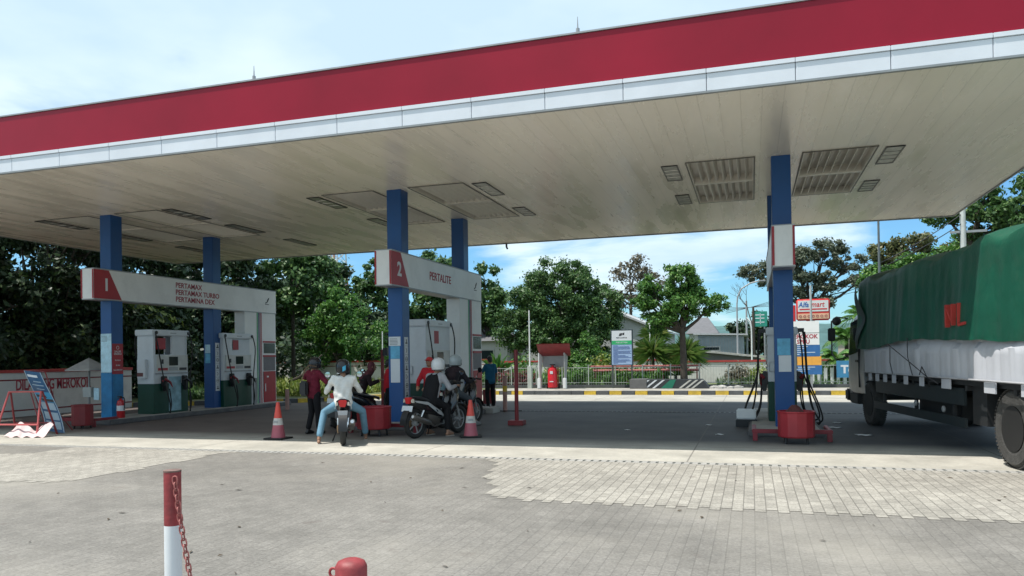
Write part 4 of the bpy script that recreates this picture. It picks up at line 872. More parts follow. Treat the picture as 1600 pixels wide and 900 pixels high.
# ------------------------------------------------------------------ vegetation
def leaves_mesh(name, pts, size, m, parent, seed, asp=.5, up=.35, dirs=None, nb=None):
    rng = np.random.default_rng(seed); n = len(pts); c = np.asarray(pts)
    nrm = rng.normal(size=(n, 3))
    if nb is not None: nrm = nrm*.75+nb*.85; nrm[:, 2] += .4
    else: nrm[:, 2] = np.abs(nrm[:, 2])*1.0+up
    nrm = nrm; nrm /= np.linalg.norm(nrm, axis=1)[:, None]
    a = rng.normal(size=(n, 3)); 
    if dirs is not None: a = dirs+a*.3
    a -= nrm*(a*nrm).sum(1)[:, None]; a /= np.linalg.norm(a, axis=1)[:, None]; bb = np.cross(nrm, a)
    s = size*rng.uniform(.6, 1.3, n)[:, None]
    v = np.stack([c-a*s, c+bb*s*asp-nrm*s*.12, c+a*s, c-bb*s*asp-nrm*s*.12], 1).reshape(-1, 3)
    me = bpy.data.meshes.new(name); me.vertices.add(4*n); me.vertices.foreach_set('co', v.ravel().astype(np.float32))
    me.loops.add(4*n); me.loops.foreach_set('vertex_index', np.arange(4*n, dtype=np.int32)); me.polygons.add(n)
    me.polygons.foreach_set('loop_start', np.arange(0, 4*n, 4, dtype=np.int32)); me.update(calc_edges=True); me.validate()
    me.materials.append(m); o = bpy.data.objects.new(name, me); C.objects.link(o); o.parent = parent; return o
def tree(label, x, y, h, blobs, n, leaf, m, tr=.15, seed=1, clump=.55, nc=60, name='tree', lean=(0, 0), group=None, bare=0, z=.1, forks=None):
    """blobs: (x, y, z, rx, ry, rz) ellipsoids relative to the base that the crown fills with leaf clumps"""
    rng = np.random.default_rng(seed); t = thing(name, label, 'tree', (x, y, z), 0, group)
    vol = np.array([q[3]*q[4]*q[5] for q in blobs])**(2/3); cs = []
    for q, k in zip(blobs, (vol/vol.sum()*nc).round().astype(int)):
        d = rng.normal(size=(max(k, 2), 3)); d /= np.linalg.norm(d, axis=1)[:, None]; rad = rng.uniform(.35, 1.0, (len(d), 1))**.6*rng.uniform(.85, 1.18, (len(d), 1))
        cs.append(np.array(q[:3])+d*rad*np.array(q[3:]))
    cs = np.concatenate(cs); per = max(4, int(n/len(cs))); P = []; NB = []
    for c_ in cs:
        r_ = clump*rng.uniform(.45, 1.3); d = rng.normal(size=(per, 3)); d /= np.linalg.norm(d, axis=1)[:, None]
        q_ = np.abs(rng.normal(.75, .33, (per, 1))); P.append(c_+d*q_*r_*np.array([1, 1, .75])); NB.append(d)
    leaves_mesh('crown', np.concatenate(P), leaf, m, t, seed, nb=np.concatenate(NB))
    b = MB(); random.seed(seed); zc = min(q[2]-q[5]*.5 for q in blobs); zc = max(zc, h*.22); fx, fy = lean
    b.tube([(0, 0, -.1), (fx*.2, fy*.2, zc*.3), (fx*.6, fy*.6, zc*.7), (fx, fy, zc)], [tr*1.25, tr, tr*.88, tr*.8], 10)
    F = Vector((fx, fy, zc))
    for q in blobs:
        G_ = Vector(q[:3]); mid = F.lerp(G_, .5)+Vector((0, 0, -.12*(G_-F).length)); b.tube([F-Vector((0, 0, .2)), mid, G_], [tr*.6, tr*.42, tr*.2], 7)
    idx = rng.permutation(len(cs))[:max(14, int(len(cs)*.5))]
    for i in idx:
        c_ = Vector(cs[i]); q = min(blobs, key=lambda q: (Vector(q[:3])-c_).length); G_ = Vector(q[:3]); s_ = F.lerp(G_, random.uniform(.35, .9)); mid = s_.lerp(c_, .5)+Vector((random.uniform(-.1, .1), random.uniform(-.1, .1), -.08)); b.tube([s_, mid, c_], [tr*.22, tr*.14, tr*.06], 5)
    b.build('trunk', BARK, t, smooth=True); return t
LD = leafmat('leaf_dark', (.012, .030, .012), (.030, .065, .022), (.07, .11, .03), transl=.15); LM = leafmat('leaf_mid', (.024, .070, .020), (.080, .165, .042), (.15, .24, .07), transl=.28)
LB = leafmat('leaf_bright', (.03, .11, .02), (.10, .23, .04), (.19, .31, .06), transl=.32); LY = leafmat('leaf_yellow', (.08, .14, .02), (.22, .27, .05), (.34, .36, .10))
LF = leafmat('leaf_fan', (.06, .15, .025), (.17, .27, .06), (.3, .34, .1)); LG_ = leafmat('leaf_grey', (.06, .085, .055), (.15, .175, .115), (.24, .25, .18)); LBr = leafmat('leaf_brown', (.09, .085, .06), (.17, .15, .10), (.2, .17, .12), transl=.2); LR = leafmat('leaf_red', (.10, .02, .03), (.20, .05, .05))
# big dark trees over the left wall
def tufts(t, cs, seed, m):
    rng = np.random.default_rng(seed); p = np.concatenate([np.array(c_)+rng.normal(size=(170, 3))*np.array([.3, .45, .16]) for c_ in cs]); o = leaves_mesh('yellow_leaves', p, .12, m, t, seed); o['kind'] = 'stuff'
rng = np.random.default_rng(9); n_ = 30000; p_ = np.stack([rng.uniform(-58, -29.5, n_), rng.uniform(47, 56, n_), np.zeros(n_)], 1); p_[:, 2] = rng.uniform(0, 1, n_)*(7.2+1.3*np.sin(p_[:, 0]*1.1)+.9*np.sin(p_[:, 0]*2.7)); o = leaves_mesh('woodland', p_, .34, LD, None, 9); tag(o, 'dark woodland mass far beyond the left trees', 'woodland', None, 'stuff')
rng = np.random.default_rng(19); n_ = 15000; p_ = np.stack([rng.uniform(-29, -22, n_), rng.uniform(16, 36, n_), np.zeros(n_)], 1); p_[:, 2] = rng.uniform(0, 1, n_)*(2.3+.5*np.sin(p_[:, 1]*1.3)); o = leaves_mesh('undergrowth', p_, .16, LD, None, 19); tag(o, 'dark undergrowth below the trees behind the left wall', 'undergrowth', None, 'stuff')
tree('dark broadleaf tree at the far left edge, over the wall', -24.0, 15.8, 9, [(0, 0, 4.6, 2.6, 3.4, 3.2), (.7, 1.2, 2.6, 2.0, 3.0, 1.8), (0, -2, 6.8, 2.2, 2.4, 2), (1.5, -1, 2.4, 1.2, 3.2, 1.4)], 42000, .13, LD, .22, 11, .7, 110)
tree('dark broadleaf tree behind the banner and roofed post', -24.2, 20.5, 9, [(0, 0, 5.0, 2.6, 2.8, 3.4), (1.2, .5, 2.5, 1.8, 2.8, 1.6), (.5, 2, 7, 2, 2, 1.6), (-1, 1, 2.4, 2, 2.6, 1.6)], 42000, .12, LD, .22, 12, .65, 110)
LFT = tree('dark tree with a few yellow green leaf tufts, left of the left island', -25.2, 25.2, 9, [(0, 0, 4.6, 2.9, 2.4, 3.2), (1.8, -1, 2.7, 2.0, 2.2, 1.6), (-1, 0, 2.4, 2.4, 2, 1.6)], 40000, .13, LD, .2, 13, .65, 100)
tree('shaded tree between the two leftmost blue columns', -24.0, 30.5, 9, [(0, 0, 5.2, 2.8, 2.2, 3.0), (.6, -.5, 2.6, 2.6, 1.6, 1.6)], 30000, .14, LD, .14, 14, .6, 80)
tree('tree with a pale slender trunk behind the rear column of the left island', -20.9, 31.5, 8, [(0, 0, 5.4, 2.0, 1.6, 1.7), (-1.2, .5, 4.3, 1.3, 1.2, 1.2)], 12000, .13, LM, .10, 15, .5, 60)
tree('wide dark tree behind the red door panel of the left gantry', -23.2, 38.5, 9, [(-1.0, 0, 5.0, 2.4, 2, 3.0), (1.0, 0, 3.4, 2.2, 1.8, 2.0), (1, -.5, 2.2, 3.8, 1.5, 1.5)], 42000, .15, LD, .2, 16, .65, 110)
tree('rounded lighter green tree above the person in maroon', -17.9, 30.8, 5.2, [(0, 0, 3.4, 1.25, 1.2, 1.15), (1.1, 0, 2.3, 1.35, 1.1, 1.0), (-1.0, .2, 2.2, 1.1, 1, .9)], 17000, .085, LB, .08, 17, .36, 90, lean=(-.3, 0))
tree('yellow tipped tree left of the lattice mast', -25.2, 40, 8, [(0, 0, 5.4, 1.2, 1.5, 1.9), (.9, 0, 3.6, 1.6, 1.4, 1.3)], 12000, .14, leafmat('leaf_olive', (.03, .05, .015), (.13, .15, .04), (.3, .26, .06)), .15, 18, .5, 60)
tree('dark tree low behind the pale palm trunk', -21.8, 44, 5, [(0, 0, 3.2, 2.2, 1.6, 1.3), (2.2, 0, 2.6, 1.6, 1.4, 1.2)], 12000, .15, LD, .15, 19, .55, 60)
tree('open branched bright tree just left of the middle columns', -23.7, 45, 9.5, [(0, 0, 7.0, .9, .8, 1.4), (-.6, 0, 5.0, 1.2, 1, 1.0), (1.0, 0, 5.8, .8, .8, .9), (.8, 0, 4.2, 1.5, 1, .8), (-1.1, 0, 6.6, .5, .5, .5)], 8500, .15, LM, .12, 20, .42, 44)
tree('tall airy tree seen between the two middle columns', -19.2, 45, 10, [(0, 0, 6.9, 1.5, 1.2, 1.6), (-.8, 0, 4.8, 1.6, 1.2, 1.1), (1.4, 0, 5.0, 1.2, 1, 1.0)], 12000, .15, LM, .14, 21, .5, 60)
tree('tall sparse tree right of the middle island gantry end', -15.9, 45, 9, [(0, 0, 6.1, .7, .7, 1.3), (.4, 0, 4.6, 1.1, .9, 1.1), (1.1, 0, 5.6, .6, .6, .6), (-.6, 0, 3.8, 1.0, .8, .9), (1.0, 0, 3.3, .9, .8, .8)], 9000, .14, LM, .12, 22, .40, 50)
tree('very large bushy green tree in the middle of the back verge', -10.35, 41.5, 8, [(0, 0, 4.5, 2.5, 1.9, 2.2), (-1.9, 0, 3.0, 1.7, 1.5, 1.6), (2.1, 0, 3.9, 1.9, 1.6, 1.7), (-.3, -.3, 2.6, 2.2, 1.5, 1.2), (2.3, -.2, 2.3, 1.6, 1.3, 1.0), (-1.2, 0, 5.0, 1.4, 1.2, 1.1), (.8, 0, 5.9, 1.3, 1.2, .8)], 85000, .085, LM, .25, 23, .42, 300)
tree('light green shrubby tree below the right side of the big bushy tree', -7.6, 34.6, 3, [(0, 0, 1.7, 1.0, .8, .9), (.9, 0, 1.1, .7, .6, .6), (-.8, 0, 1.3, .7, .6, .7)], 8000, .07, LB, .06, 24, .26, 60)
tree('thin brownish half bare tree behind the leafy one', -8.3, 55, 9.5, [(0, 0, 7.2, 1.4, 1, 1.3), (.9, 0, 5.7, 1.3, 1, 1.0), (-1, 0, 5.8, .9, .8, .9), (1.6, 0, 6.6, 1.0, .8, .9)], 3600, .13, LBr, .13, 25, .5, 55)
# foreground leafy tree standing in the striped planter
tree('leafy tree with forked dark trunk rising from the striped planter', -2.62, 31.35, 5.5, [(-.05, 0, 4.35, .72, .7, .72), (-.75, 0, 3.3, .85, .7, .72), (.15, 0, 3.35, .75, .7, .65), (1.15, 0, 3.35, .55, .5, .38), (-1.55, .1, 3.65, .45, .5, .7), (-1.15, .1, 2.7, .4, .5, .5), (.45, 0, 4.0, .45, .45, .5), (-.35, 0, 2.85, .6, .5, .3), (-1.45, .1, 4.2, .35, .4, .35)], 24000, .07, LB, .14, 26, .23, 150, lean=(-.05, 0), z=.15)
tree('bushy dark tree right of the sheet metal shed', .1, 66, 5.5, [(-.3, 0, 3.3, 1.5, 1.3, 1.6), (-.9, 0, 1.8, 1.5, 1.2, 1.2), (1.6, 0, 2.6, 1.5, 1.2, 1.6)], 11000, .16, LD, .2, 27, .5, 60)
tree('umbrella crowned grey green tree behind the column near the truck', 4.1, 61, 10, [(-3.6, 0, 7.6, 1.2, 1, .6), (-2.6, 0, 6.6, .8, .8, .4), (-.8, 0, 8.6, 1.5, 1.2, .8), (1.2, 0, 9.0, 1.6, 1.2, .7), (2.8, 0, 8.0, 1.3, 1, .6), (0, 0, 7.2, 1.6, 1.2, .5), (1.6, 0, 6.6, 1.4, 1.1, .45), (3.6, 0, 6.6, .9, .8, .4), (-1.2, 0, 5.8, 1.3, 1, .45), (.6, 0, 5.2, 1.6, 1.2, .5), (4.4, 0, 7.3, .7, .6, .35)], 26000, .12, LG_, .2, 28, .40, 150)
tree('round tree above the cargo front of the truck', 9.0, 50, 8.5, [(-1.3, 0, 7.3, 1.0, .8, .7), (.3, 0, 7.7, 1.2, .9, .7), (1.6, 0, 7.0, 1.0, .8, .7), (0, 0, 6.5, 1.3, .9, .6)], 8500, .12, leafmat('leaf_dusty', (.06, .08, .03), (.15, .16, .06), (.24, .2, .09)), .13, 29, .38, 70)
tree('tall tree above the middle of the truck tarpaulin', 9.3, 38, 9, [(-1.0, 0, 7.4, .8, .8, .35), (.3, 0, 7.6, 1.1, .9, .55), (1.5, 0, 7.3, 1.0, .8, .55), (.6, 0, 8.3, .5, .5, .45), (.9, 0, 6.5, 1.2, .8, .5)], 9000, .10, LM, .16, 30, .34, 80)
tree('big tree at the right edge behind the truck', 12.3, 37, 9.5, [(0, 0, 8.2, 1.6, 1.2, 1.0), (-1.0, 0, 7.0, 1.5, 1.2, .8), (1.6, 0, 7.2, 1.5, 1.2, 1.2), (0, 0, 5.6, 2.0, 1.3, 1.0)], 19000, .11, LM, .2, 31, .42, 110)
tree('bright low tree just above the truck tarpaulin', 8.0, 41, 7, [(0, 0, 5.4, 1.4, 1, .8), (1.8, 0, 6.0, 1.3, 1, .8), (-1.6, 0, 4.8, 1.4, 1, .8)], 13000, .10, LB, .14, 32, .4, 80)
def palm(label, x, y, h, n, fl, m, seed, tr=.09, name='palm_tree', lean=(0, 0), droop=1.0, z=.1, tm=None):
    t = thing(name, label, 'palm', (x, y, z)); random.seed(seed)
    top = Vector((lean[0], lean[1], h)); b = MB(); b.tube([(0, 0, -.05), (lean[0]*.3, lean[1]*.3, h*.4), top*.99, top], [tr*1.3, tr, tr*.9, tr*.7], 9); b.build('trunk', tm or BARK, t, smooth=True)
    b = MB(); 
    for i in range(n):
        a = 2*math.pi*i/n+random.uniform(-.2, .2); el = random.uniform(.1, 1.25); l_ = fl*random.uniform(.75, 1.1); h_ = Vector((math.cos(a), math.sin(a), 0)); P = []
        for k in range(9):
            s_ = k/8*l_; P.append(top+h_*s_*math.cos(el)*(1-.12*k/8)+Vector((0, 0, s_*math.sin(el)-droop*.5*(s_**2)/fl)))
        b.tube(P, [.016]*8+[.006], 4)
        sd_ = h_.cross(Vector((0, 0, 1)))
        for k in range(1, 9):
            for q in (0, .5):
                if k == 8 and q: continue
                p = P[k].lerp(P[min(k+1, 8)], q); d = (P[min(k+1, 8)]-P[k-1]).normalized(); w = fl*.27*(1-abs(k/8-.45)*1.1)+.03
                for s2 in (-1, 1):
                    tip = p+sd_*s2*w+d*w*.7-Vector((0, 0, w*.45)); c_ = d*.022
                    b.add([p-c_, p+c_, p.lerp(tip, .6)+c_*1.0, tip, p.lerp(tip, .6)-c_*1.0], [(0, 1, 2, 3, 4)])
    b.build('fronds', m, t, fixn=False); return t
def spiky(label, x, y, h, n, ll, m, seed, name='yucca_plant', tr=.05, z=.1, w=.03, lean=(0, 0), cat='plant', group=None, up=.2):
    t = thing(name, label, cat, (x, y, z), 0, group); random.seed(seed); top = Vector((lean[0], lean[1], h))
    if h > .2: b = MB(); b.tube([(0, 0, 0), top*.5, top], [tr*1.2, tr, tr*.8], 7); b.build('trunk', BARK, t, smooth=True)
    b = MB()
    for i in range(n):
        a = random.uniform(0, 6.283); el = random.uniform(up, 1.45); l_ = ll*random.uniform(.7, 1.1); h_ = Vector((math.cos(a), math.sin(a), 0)); sd_ = h_.cross(Vector((0, 0, 1))); ww = w*random.uniform(.8, 1.3)
        p0 = top; p1 = top+(h_*math.cos(el)+Vector((0, 0, math.sin(el))))*l_*.55; p2 = top+h_*math.cos(el)*l_+Vector((0, 0, math.sin(el)*l_*.85-.18*l_*math.cos(el)))
        b.add([p0-sd_*ww*.5, p0+sd_*ww*.5, p1+sd_*ww, p2, p1-sd_*ww], [(0, 1, 2, 3, 4)])
    b.build('leaves', m, t, fixn=False); return t
palm('feathery palm nearest the truck cab', 4.0, 36.5, 2.0, 22, 1.25, LB, 41); palm('smaller palm right of the rules sign', 3.35, 34.6, 1.15, 20, 1.1, LB, 42); palm('tall palm crown above the blue banner', 4.9, 38.5, 3.0, 22, 1.35, LB, 43)
palm('young palm right of the lower cab mirror', 4.45, 34.4, .9, 18, 1.0, LY, 44)
spiky('fan leaved palm left of the planter tree', -4.1, 33.4, 1.45, 300, 1.15, LF, 45, 'fan_palm', .07, w=.011, up=-.7); spiky('fan leaved palm right behind the planter tree', -2.75, 33.6, 1.4, 300, 1.1, LF, 46, 'fan_palm', .07, w=.011, up=-.7); spiky('leaning fan palm with a thin dark trunk beside the warehouse wall', -3.6, 35.3, 2.3, 180, .9, LF, 47, 'fan_palm', .05, lean=(-.6, 0), w=.012, up=-.4); spiky('low fan palm at the foot of the planter tree', -3.1, 33.1, .5, 80, 1.0, LB, 48, 'fan_palm', .06)
spiky('spiky yucca between the first dispenser and the rear left column', -20.4, 26.8, 1.9, 120, 1.1, LM, 49, 'yucca_plant', .1, w=.04); 
spiky('palm with pale leaning trunk left of the middle columns', -17.0, 34, 2.7, 80, 1.1, LB, 50, 'fan_palm', .06, lean=(.4, 0)); spiky('bushy spiky plant low behind the middle columns', -14.9, 30.6, .9, 110, 1.15, LB, 51, 'yucca_plant', .08, w=.035); spiky('slender plant with tall leaves right of the middle gantry end panel', -11.3, 33.5, .6, 60, 1.3, LB, 52, 'banana_plant', .05, w=.07)
spiky('slender spiky palm right of the middle gantry top end', -13.7, 36, 2.5, 60, .9, LB, 53, 'fan_palm', .05)
tufts(LFT, [(3.1, -2.0, 3.6), (2.9, -3.2, 4.2), (3.0, -1.0, 3.1)], 5, LY)  # clusters of the yellow leaf colour on the dark crown
# plants along the railing: one mass of low cover and single shrubs one can tell apart
def cover(label, P, n, hmax, m, seed, size=.2, name='ground_cover'):
    rng = np.random.default_rng(seed); pts = []; x0, x1, y0, y1 = P
    p = np.stack([rng.uniform(x0, x1, n), rng.uniform(y0, y1, n), np.zeros(n)], 1); dens = .5+.5*np.sin(p[:, 0]*2.1+seed)*np.sin(p[:, 0]*.9+p[:, 1])
    p[:, 2] = .15+hmax*rng.uniform(0, 1, n)*(.45+.55*dens); d = np.zeros((n, 3)); d[:, 2] = 1.2; d[:, :2] = rng.normal(size=(n, 2))*.5
    rng2 = np.random.default_rng(seed+1); o = leaves_mesh(name, p, size, m, None, seed, .16, .0, d); return tag(o, label, 'ground cover', None, 'stuff')
cover('grassy strap leaved plants filling the left garden bed', (-21, -14.4, 24.5, 30.5), 6000, .55, LY, 61, .22); cover('bright grassy plants between the lane signs', (-15.5, -11.6, 29.8, 31.4), 5200, .75, LY, 62, .18)
cover('mixed low plants between the railing and the wall', (-12, -3.6, 32.2, 34.8), 11000, .80, LB, 63, .15); cover('sparse weeds along the right wall', (-1.5, 3.5, 32.3, 36.5), 900, .45, LM, 64, .12); cover('dense plants below the palms beside the truck', (1.5, 8, 34.8, 36.5), 4000, 1.0, LB, 65, .16)
cover('tall grass at the foot of the left wall', (-19.9, -18.9, 22, 26), 1400, .45, LM, 66, .18)
for i, (x, y, h, m, l_) in enumerate([(-10.6, 32.6, .62, LR, 'dark red leaved shrub right of the thin white pole'), (-9.6, 32.5, .6, LR, 'dark red leaved shrub left of the extinguisher shelter'), (-10.1, 33.6, 1.25, LB, 'upright bright shrub behind the thin white pole'), (-8.35, 33.0, 1.1, LY, 'yellow green shrub seen through the shelter'), (-7.1, 32.6, .9, LB, 'green shrub just right of the shelter'), (-6.3, 33.2, 1.2, LY, 'yellow leaved shrub left of the information board'), (-5.6, 33.4, .9, LM, 'green shrub under the information board'), (-4.7, 33.2, .8, LB, 'green shrub left end of the striped planter'), (.3, 34.5, .7, LY, 'pale weedy bush at the foot of the right wall'), (-.6, 34.4, .75, LBr, 'dry brown bush before the right wall'), (-12.4, 32.8, .9, LY, 'yellow green shrub right of the blue shirt')]):
    rng = np.random.default_rng(100+i); n = 900; p = rng.normal(size=(n, 3))*np.array([.26, .26, h*.28])+np.array([0, 0, h*.55]); p = p[p[:, 2] > .02]
    t = thing('shrub', l_, 'shrub', (x, y, .14)); leaves_mesh('foliage', p, .075, m, t, 100+i); b = MB(); random.seed(i)
    for k in range(5): b.tube([(0, 0, 0), (random.uniform(-.12, .12), 0, h*.4), (random.uniform(-.22, .22), random.uniform(-.2, .2), h*.85)], [.018, .012, .006], 5)
    b.build('stems', BARK, t)
# bare branch fallen over the left bed and a bare forked branch by the street lamp
t = thing('bare_branch', 'crooked bare dark branch leaning over the left bed', 'branch', (-17.5, 26.5, .1)); b = MB(); b.tube([(-.5, 0, -.05), (-.3, 0, .55), (.1, .1, .7), (.5, .1, .95), (.75, .2, 1.25), (1.1, .2, 1.6)], [.05, .06, .06, .05, .045, .03], 7); b.tube([(.5, .1, .95), (1.0, 0, .95)], [.03, .015], 6); b.build('limb', BARK, t, smooth=True)
t = thing('bare_tree', 'leafless thin tree with crooked twigs by the street lamp', 'tree', (.2, 52, 0)); b = MB(); random.seed(77)
def twig(p, d, l_, r_, k):
    q = p+d*l_; b.tube([p, p.lerp(q, .5)+Vector((random.uniform(-.05, .05), 0, 0)), q], [r_, r_*.8, r_*.6], 5)
    if k:
        for _ in range(2+(k > 2)): twig(q, (d+Vector((random.uniform(-.8, .8), random.uniform(-.3, .3), random.uniform(-.1, .5)))).normalized(), l_*random.uniform(.55, .8), r_*.6, k-1)
twig(Vector((0, 0, 0)), Vector((-.05, 0, 1)), 3.6, .06, 0); twig(Vector((-.18, 0, 3.5)), Vector((-.25, 0, 1)).normalized(), 1.1, .04, 4); b.build('branches', BARK, t)
# ------------------------------------------------------------------ truck (local frame: y forward, x to its right, left side on x = 0)
def tarpmat():
    m = mat('tarpaulin_green', (.004, .078, .046), .5, var=.22, vs=1.6, bump=.9, bs=4, dirt=.22); return m
tk = thing('cargo_truck', 'long cargo truck with green tarpaulin over white boards, parked at the right edge', 'truck', (3.03, 11.3, 0), R(8))
TW = 2.15; YA, YB = -2.9, 5.85
TDARK = mat('chassis_black', (.018, .02, .022), .6, dirt=.15); SIL = mat('cab_silver', (.36, .37, .38), .35, .3, dirt=.3)
b = MB(); b.box(.5, .62, YA, 6.6, .72, .92); b.box(TW-.62, TW-.5, YA, 6.6, .72, .92)
for k in range(12): b.box(.03, TW-.03, YA+.3+k*.72, YA+.38+k*.72, .92, 1.0)
b.build('chassis', TDARK, tk)
b = MB(); b.box(.02, TW-.02, YA, YB, 1.0, 1.09); b.box(-.01, .02, YA, YB, 1.055, 1.085); b.build('deck', TDARK, tk)
def wavy(v): return .006*math.sin(v*47)+.004*math.sin(v*101+1)+.014*(1 if math.sin(v*33) > .3 else 0)
BDW = mat('cargo_board_white', (.52, .53, .57), .55, var=.06, vs=3, dirt=.1)
b = MB()
for side in (0, 1):
    b.grid(lambda u, v: ((-.02-wavy(u*2.1)-.02*v*(.5+.5*math.sin(u*31)))*(1 if v < .6 else .1)+(.03 if v > .6 else 0) if side == 0 else TW+.02, YA+(YB-YA)*u, 1.09+v*.78), 260, 9)
b.grid(lambda u, v: (TW*u, YA, 1.09+v*.6), 12, 2); b.grid(lambda u, v: (TW*u, YB, 1.09+v*.6), 12, 2)
b.build('side_boards', BDW, tk, smooth=True, fixn=False)
b = MB(); b.tube([(-.075, YA, 1.095), (-.075, YB, 1.095)], .014, 6); b.build('lower_rail', mat('rail_grey', (.4, .4, .42), .5), tk)
for i, y in enumerate((5.35, 4.9, 4.42, 3.92, 3.3, 2.55, 1.55, .1, -.9, -1.9)):
    w = .17 if i < 6 else .32; b = MB(); b.box(-.055, -.035, y-w/2, y+w/2, .93, 1.075); b.build('board_tab', BDW, tk)
def tarp_pt(u, v):
    y = YA+.0+(YB+.12-YA)*u
    foldx = .013*math.sin(y*8.0+1.6*math.sin(y*2))*(.4+.6*math.sin(y*1.3+.4)**2)+.005*math.sin(y*21+1+v*9)+.028*math.sin(y*2.3+v*2.5)
    H0 = 1.62+.025*math.sin(y*2.1)+.008*math.sin(y*7.7)+(.10*max(0, 1-abs(y-2.4)/1.5))-.05*max(0, (y-4.2)/1.5); HT = 2.93+.035*math.sin(y*2.2+1)+.02*math.sin(y*5)
    if v < .38: k = v/.38; return (-.085-foldx*(1.25-k)+.03*k, y, H0+(HT-H0)*k)
    if v > .62: k = (1-v)/.38; return (TW+.085+foldx*(1-k), y, H0+(HT-H0)*k)
    k = (v-.38)/.24; return (-.05+(TW+.1)*k, y, HT+.22*math.sin(math.pi*k)**.7+.02*math.sin(y*6+k*4))
b = MB(); b.grid(tarp_pt, 300, 60)
b.grid(lambda u, v: (-.05+(TW+.1)*u, YB+.12+.03*math.sin(u*20), 1.9+v*(1.03+.22*math.sin(math.pi*u)**.7)), 16, 8)
b.grid(lambda u, v: (-.05+(TW+.1)*u, YA+.02*math.sin(u*20), 1.3+v*(1.63+.22*math.sin(math.pi*u)**.7)), 16, 8)
tp = b.build('tarpaulin', tarpmat(), tk, smooth=True, fixn=False)
b = MB(); b.grid(lambda u, v: (-.12-.03*math.sin(v*9), YB+.14-(.05+.95*(v if v < .55 else (1-v)*1.22))*u, 2.85-1.28*v), 8, 16); b.build('corner_flap', mat('flap_dark', (.03, .055, .055), .6, var=.2), tp, smooth=True, fixn=False)
PR_ = mat('painted_red', (.45, .04, .03), .6)
def stroke(b, p, q, w=.019):   # a painted stroke on the tarpaulin, (y, z) points
    d = Vector((q[0]-p[0], q[1]-p[1])).normalized()*w; n_ = Vector((-d.y, d.x))
    P = [(p[0]-n_.x, p[1]-n_.y), (q[0]-n_.x, q[1]-n_.y), (q[0]+n_.x, q[1]+n_.y), (p[0]+n_.x, p[1]+n_.y)]; b.prism(P, -.142, -.08, 'x')
b = MB()
for p, q in (((1.28, 1.84), (1.28, 2.17)), ((1.28, 2.15), (1.06, 1.90)), ((1.06, 1.86), (1.06, 2.17))): stroke(b, p, q)
b.build('painted_letter', PR_, tp); b = MB()
for p, q in (((.84, 2.17), (.84, 1.85)), ((.84, 1.86), (.62, 1.88))): stroke(b, p, q)
b.build('painted_letter', PR_, tp)
b = MB(); b.tube([(-.12, 3.95, 1.62), (-.15, 2.9, 1.35), (-.13, 2.1, 1.1)], .008, 5); b.tube([(-.11, 3.0, 1.72), (-.14, 2.9, 1.4), (-.12, 2.75, 1.1)], .008, 5); b.tube([(-.11, 3.9, 1.6), (-.13, 3.85, 1.3), (-.12, 3.75, 1.1)], .008, 5); b.tube([(-.13, 2.4, 1.12), (-.16, 2.2, 1.25), (-.16, 2.0, 1.1), (-.14, 1.6, 1.0)], .008, 5); b.build('tie_rope', INK, tp)
# skirts, tank, mudguards
b = MB(); b.box(.04, .08, 1.15, 5.3, .70, .95); b.build('side_skirt', mat('skirt_dark', (.012, .02, .024), .5, dirt=.1), tk)
b = MB(); b.box(.03, .07, 1.1, 5.4, .38, .52); b.build('under_guard', MT['skirt_dark'], tk)
for y in (1.6, 3.2, 4.9): b = MB(); b.box(.08, .12, y, y+.08, .4, 1.0); b.build('guard_stay', TDARK, tk)
b = MB(); b.box(.25, .75, 1.9, 3.6, .42, .85); b.build('fuel_tank', TDARK, tk, bevel=.06)
b = MB(); b.lathe([(.03, -.01), (.05, 0), (.05, .02)], (.03, 3.1, .62), 'x', 12); b.lathe([(.03, -.01), (.05, 0), (.05, .02)], (.03, 1.9, .6), 'x', 12); b.build('marker_lamp', GREY, tk)
for q_ in ((.1, .9, .55, 1.0, .45, 1.0), (.05, .95, -1.05, -1.0, .35, 1.0)): b = MB(); b.box(*q_); b.build('mudguard', TDARK, tk)
TYRE = mat('tyre_dusty', (.055, .053, .05), .9, var=.3, vs=9, bump=.6, bs=60)
def wheel(x, y, r, w, inner=False):
    b = MB(); prof = [(r*.58, -w/2+.01), (r*.66, -w/2), (r*.9, -w/2-.005), (r*.975, -w/2+.03), (r, -w/2+.06), (r, w/2-.06), (r*.975, w/2-.03), (r*.9, w/2+.005), (r*.66, w/2), (r*.58, w/2-.01)]
    b.lathe(prof, (x, y, r), 'x', 48, cap=False)
    n0 = 60
    for i in range(n0):
        a = 6.283*i/n0
        for sx in (-1, 1):
            T = Matrix.Translation((x, y, r)) @ Matrix.Rotation(a, 4, 'X'); b.box(sx*w*.30-.045, sx*w*.30+.045, -.014, .014, r-.006, r+.008, 0, T)
    ty = b.build('wheel', TYRE, tk, smooth=False); ty.data.polygons.foreach_set('use_smooth', [False]*len(ty.data.polygons))
    b = MB(); s = -1
    b.lathe([(r*.58, -w/2+.0), (r*.53, -w/2+.005), (r*.47, -w/2+.15), (r*.2, -w/2+.16), (r*.19, -w/2+.05), (r*.12, -w/2+.03), (.01, -w/2+.03)], (x, y, r), 'x', 32)
    for i in range(8): a = 6.283*i/8; b.lathe([(.016, -w/2+.06), (.016, -w/2+.1)], (x, y+r*.33*math.cos(a), r+r*.33*math.sin(a)), 'x', 6)
    b.build('rim', mat('rim_dark', (.012, .012, .012), .7), ty); return ty
for x in (.17, .45, TW-.45, TW-.17): wheel(x, -.27, .5, .25)
for x in (.15, TW-.15): wheel(x, 5.78, .45, .22)
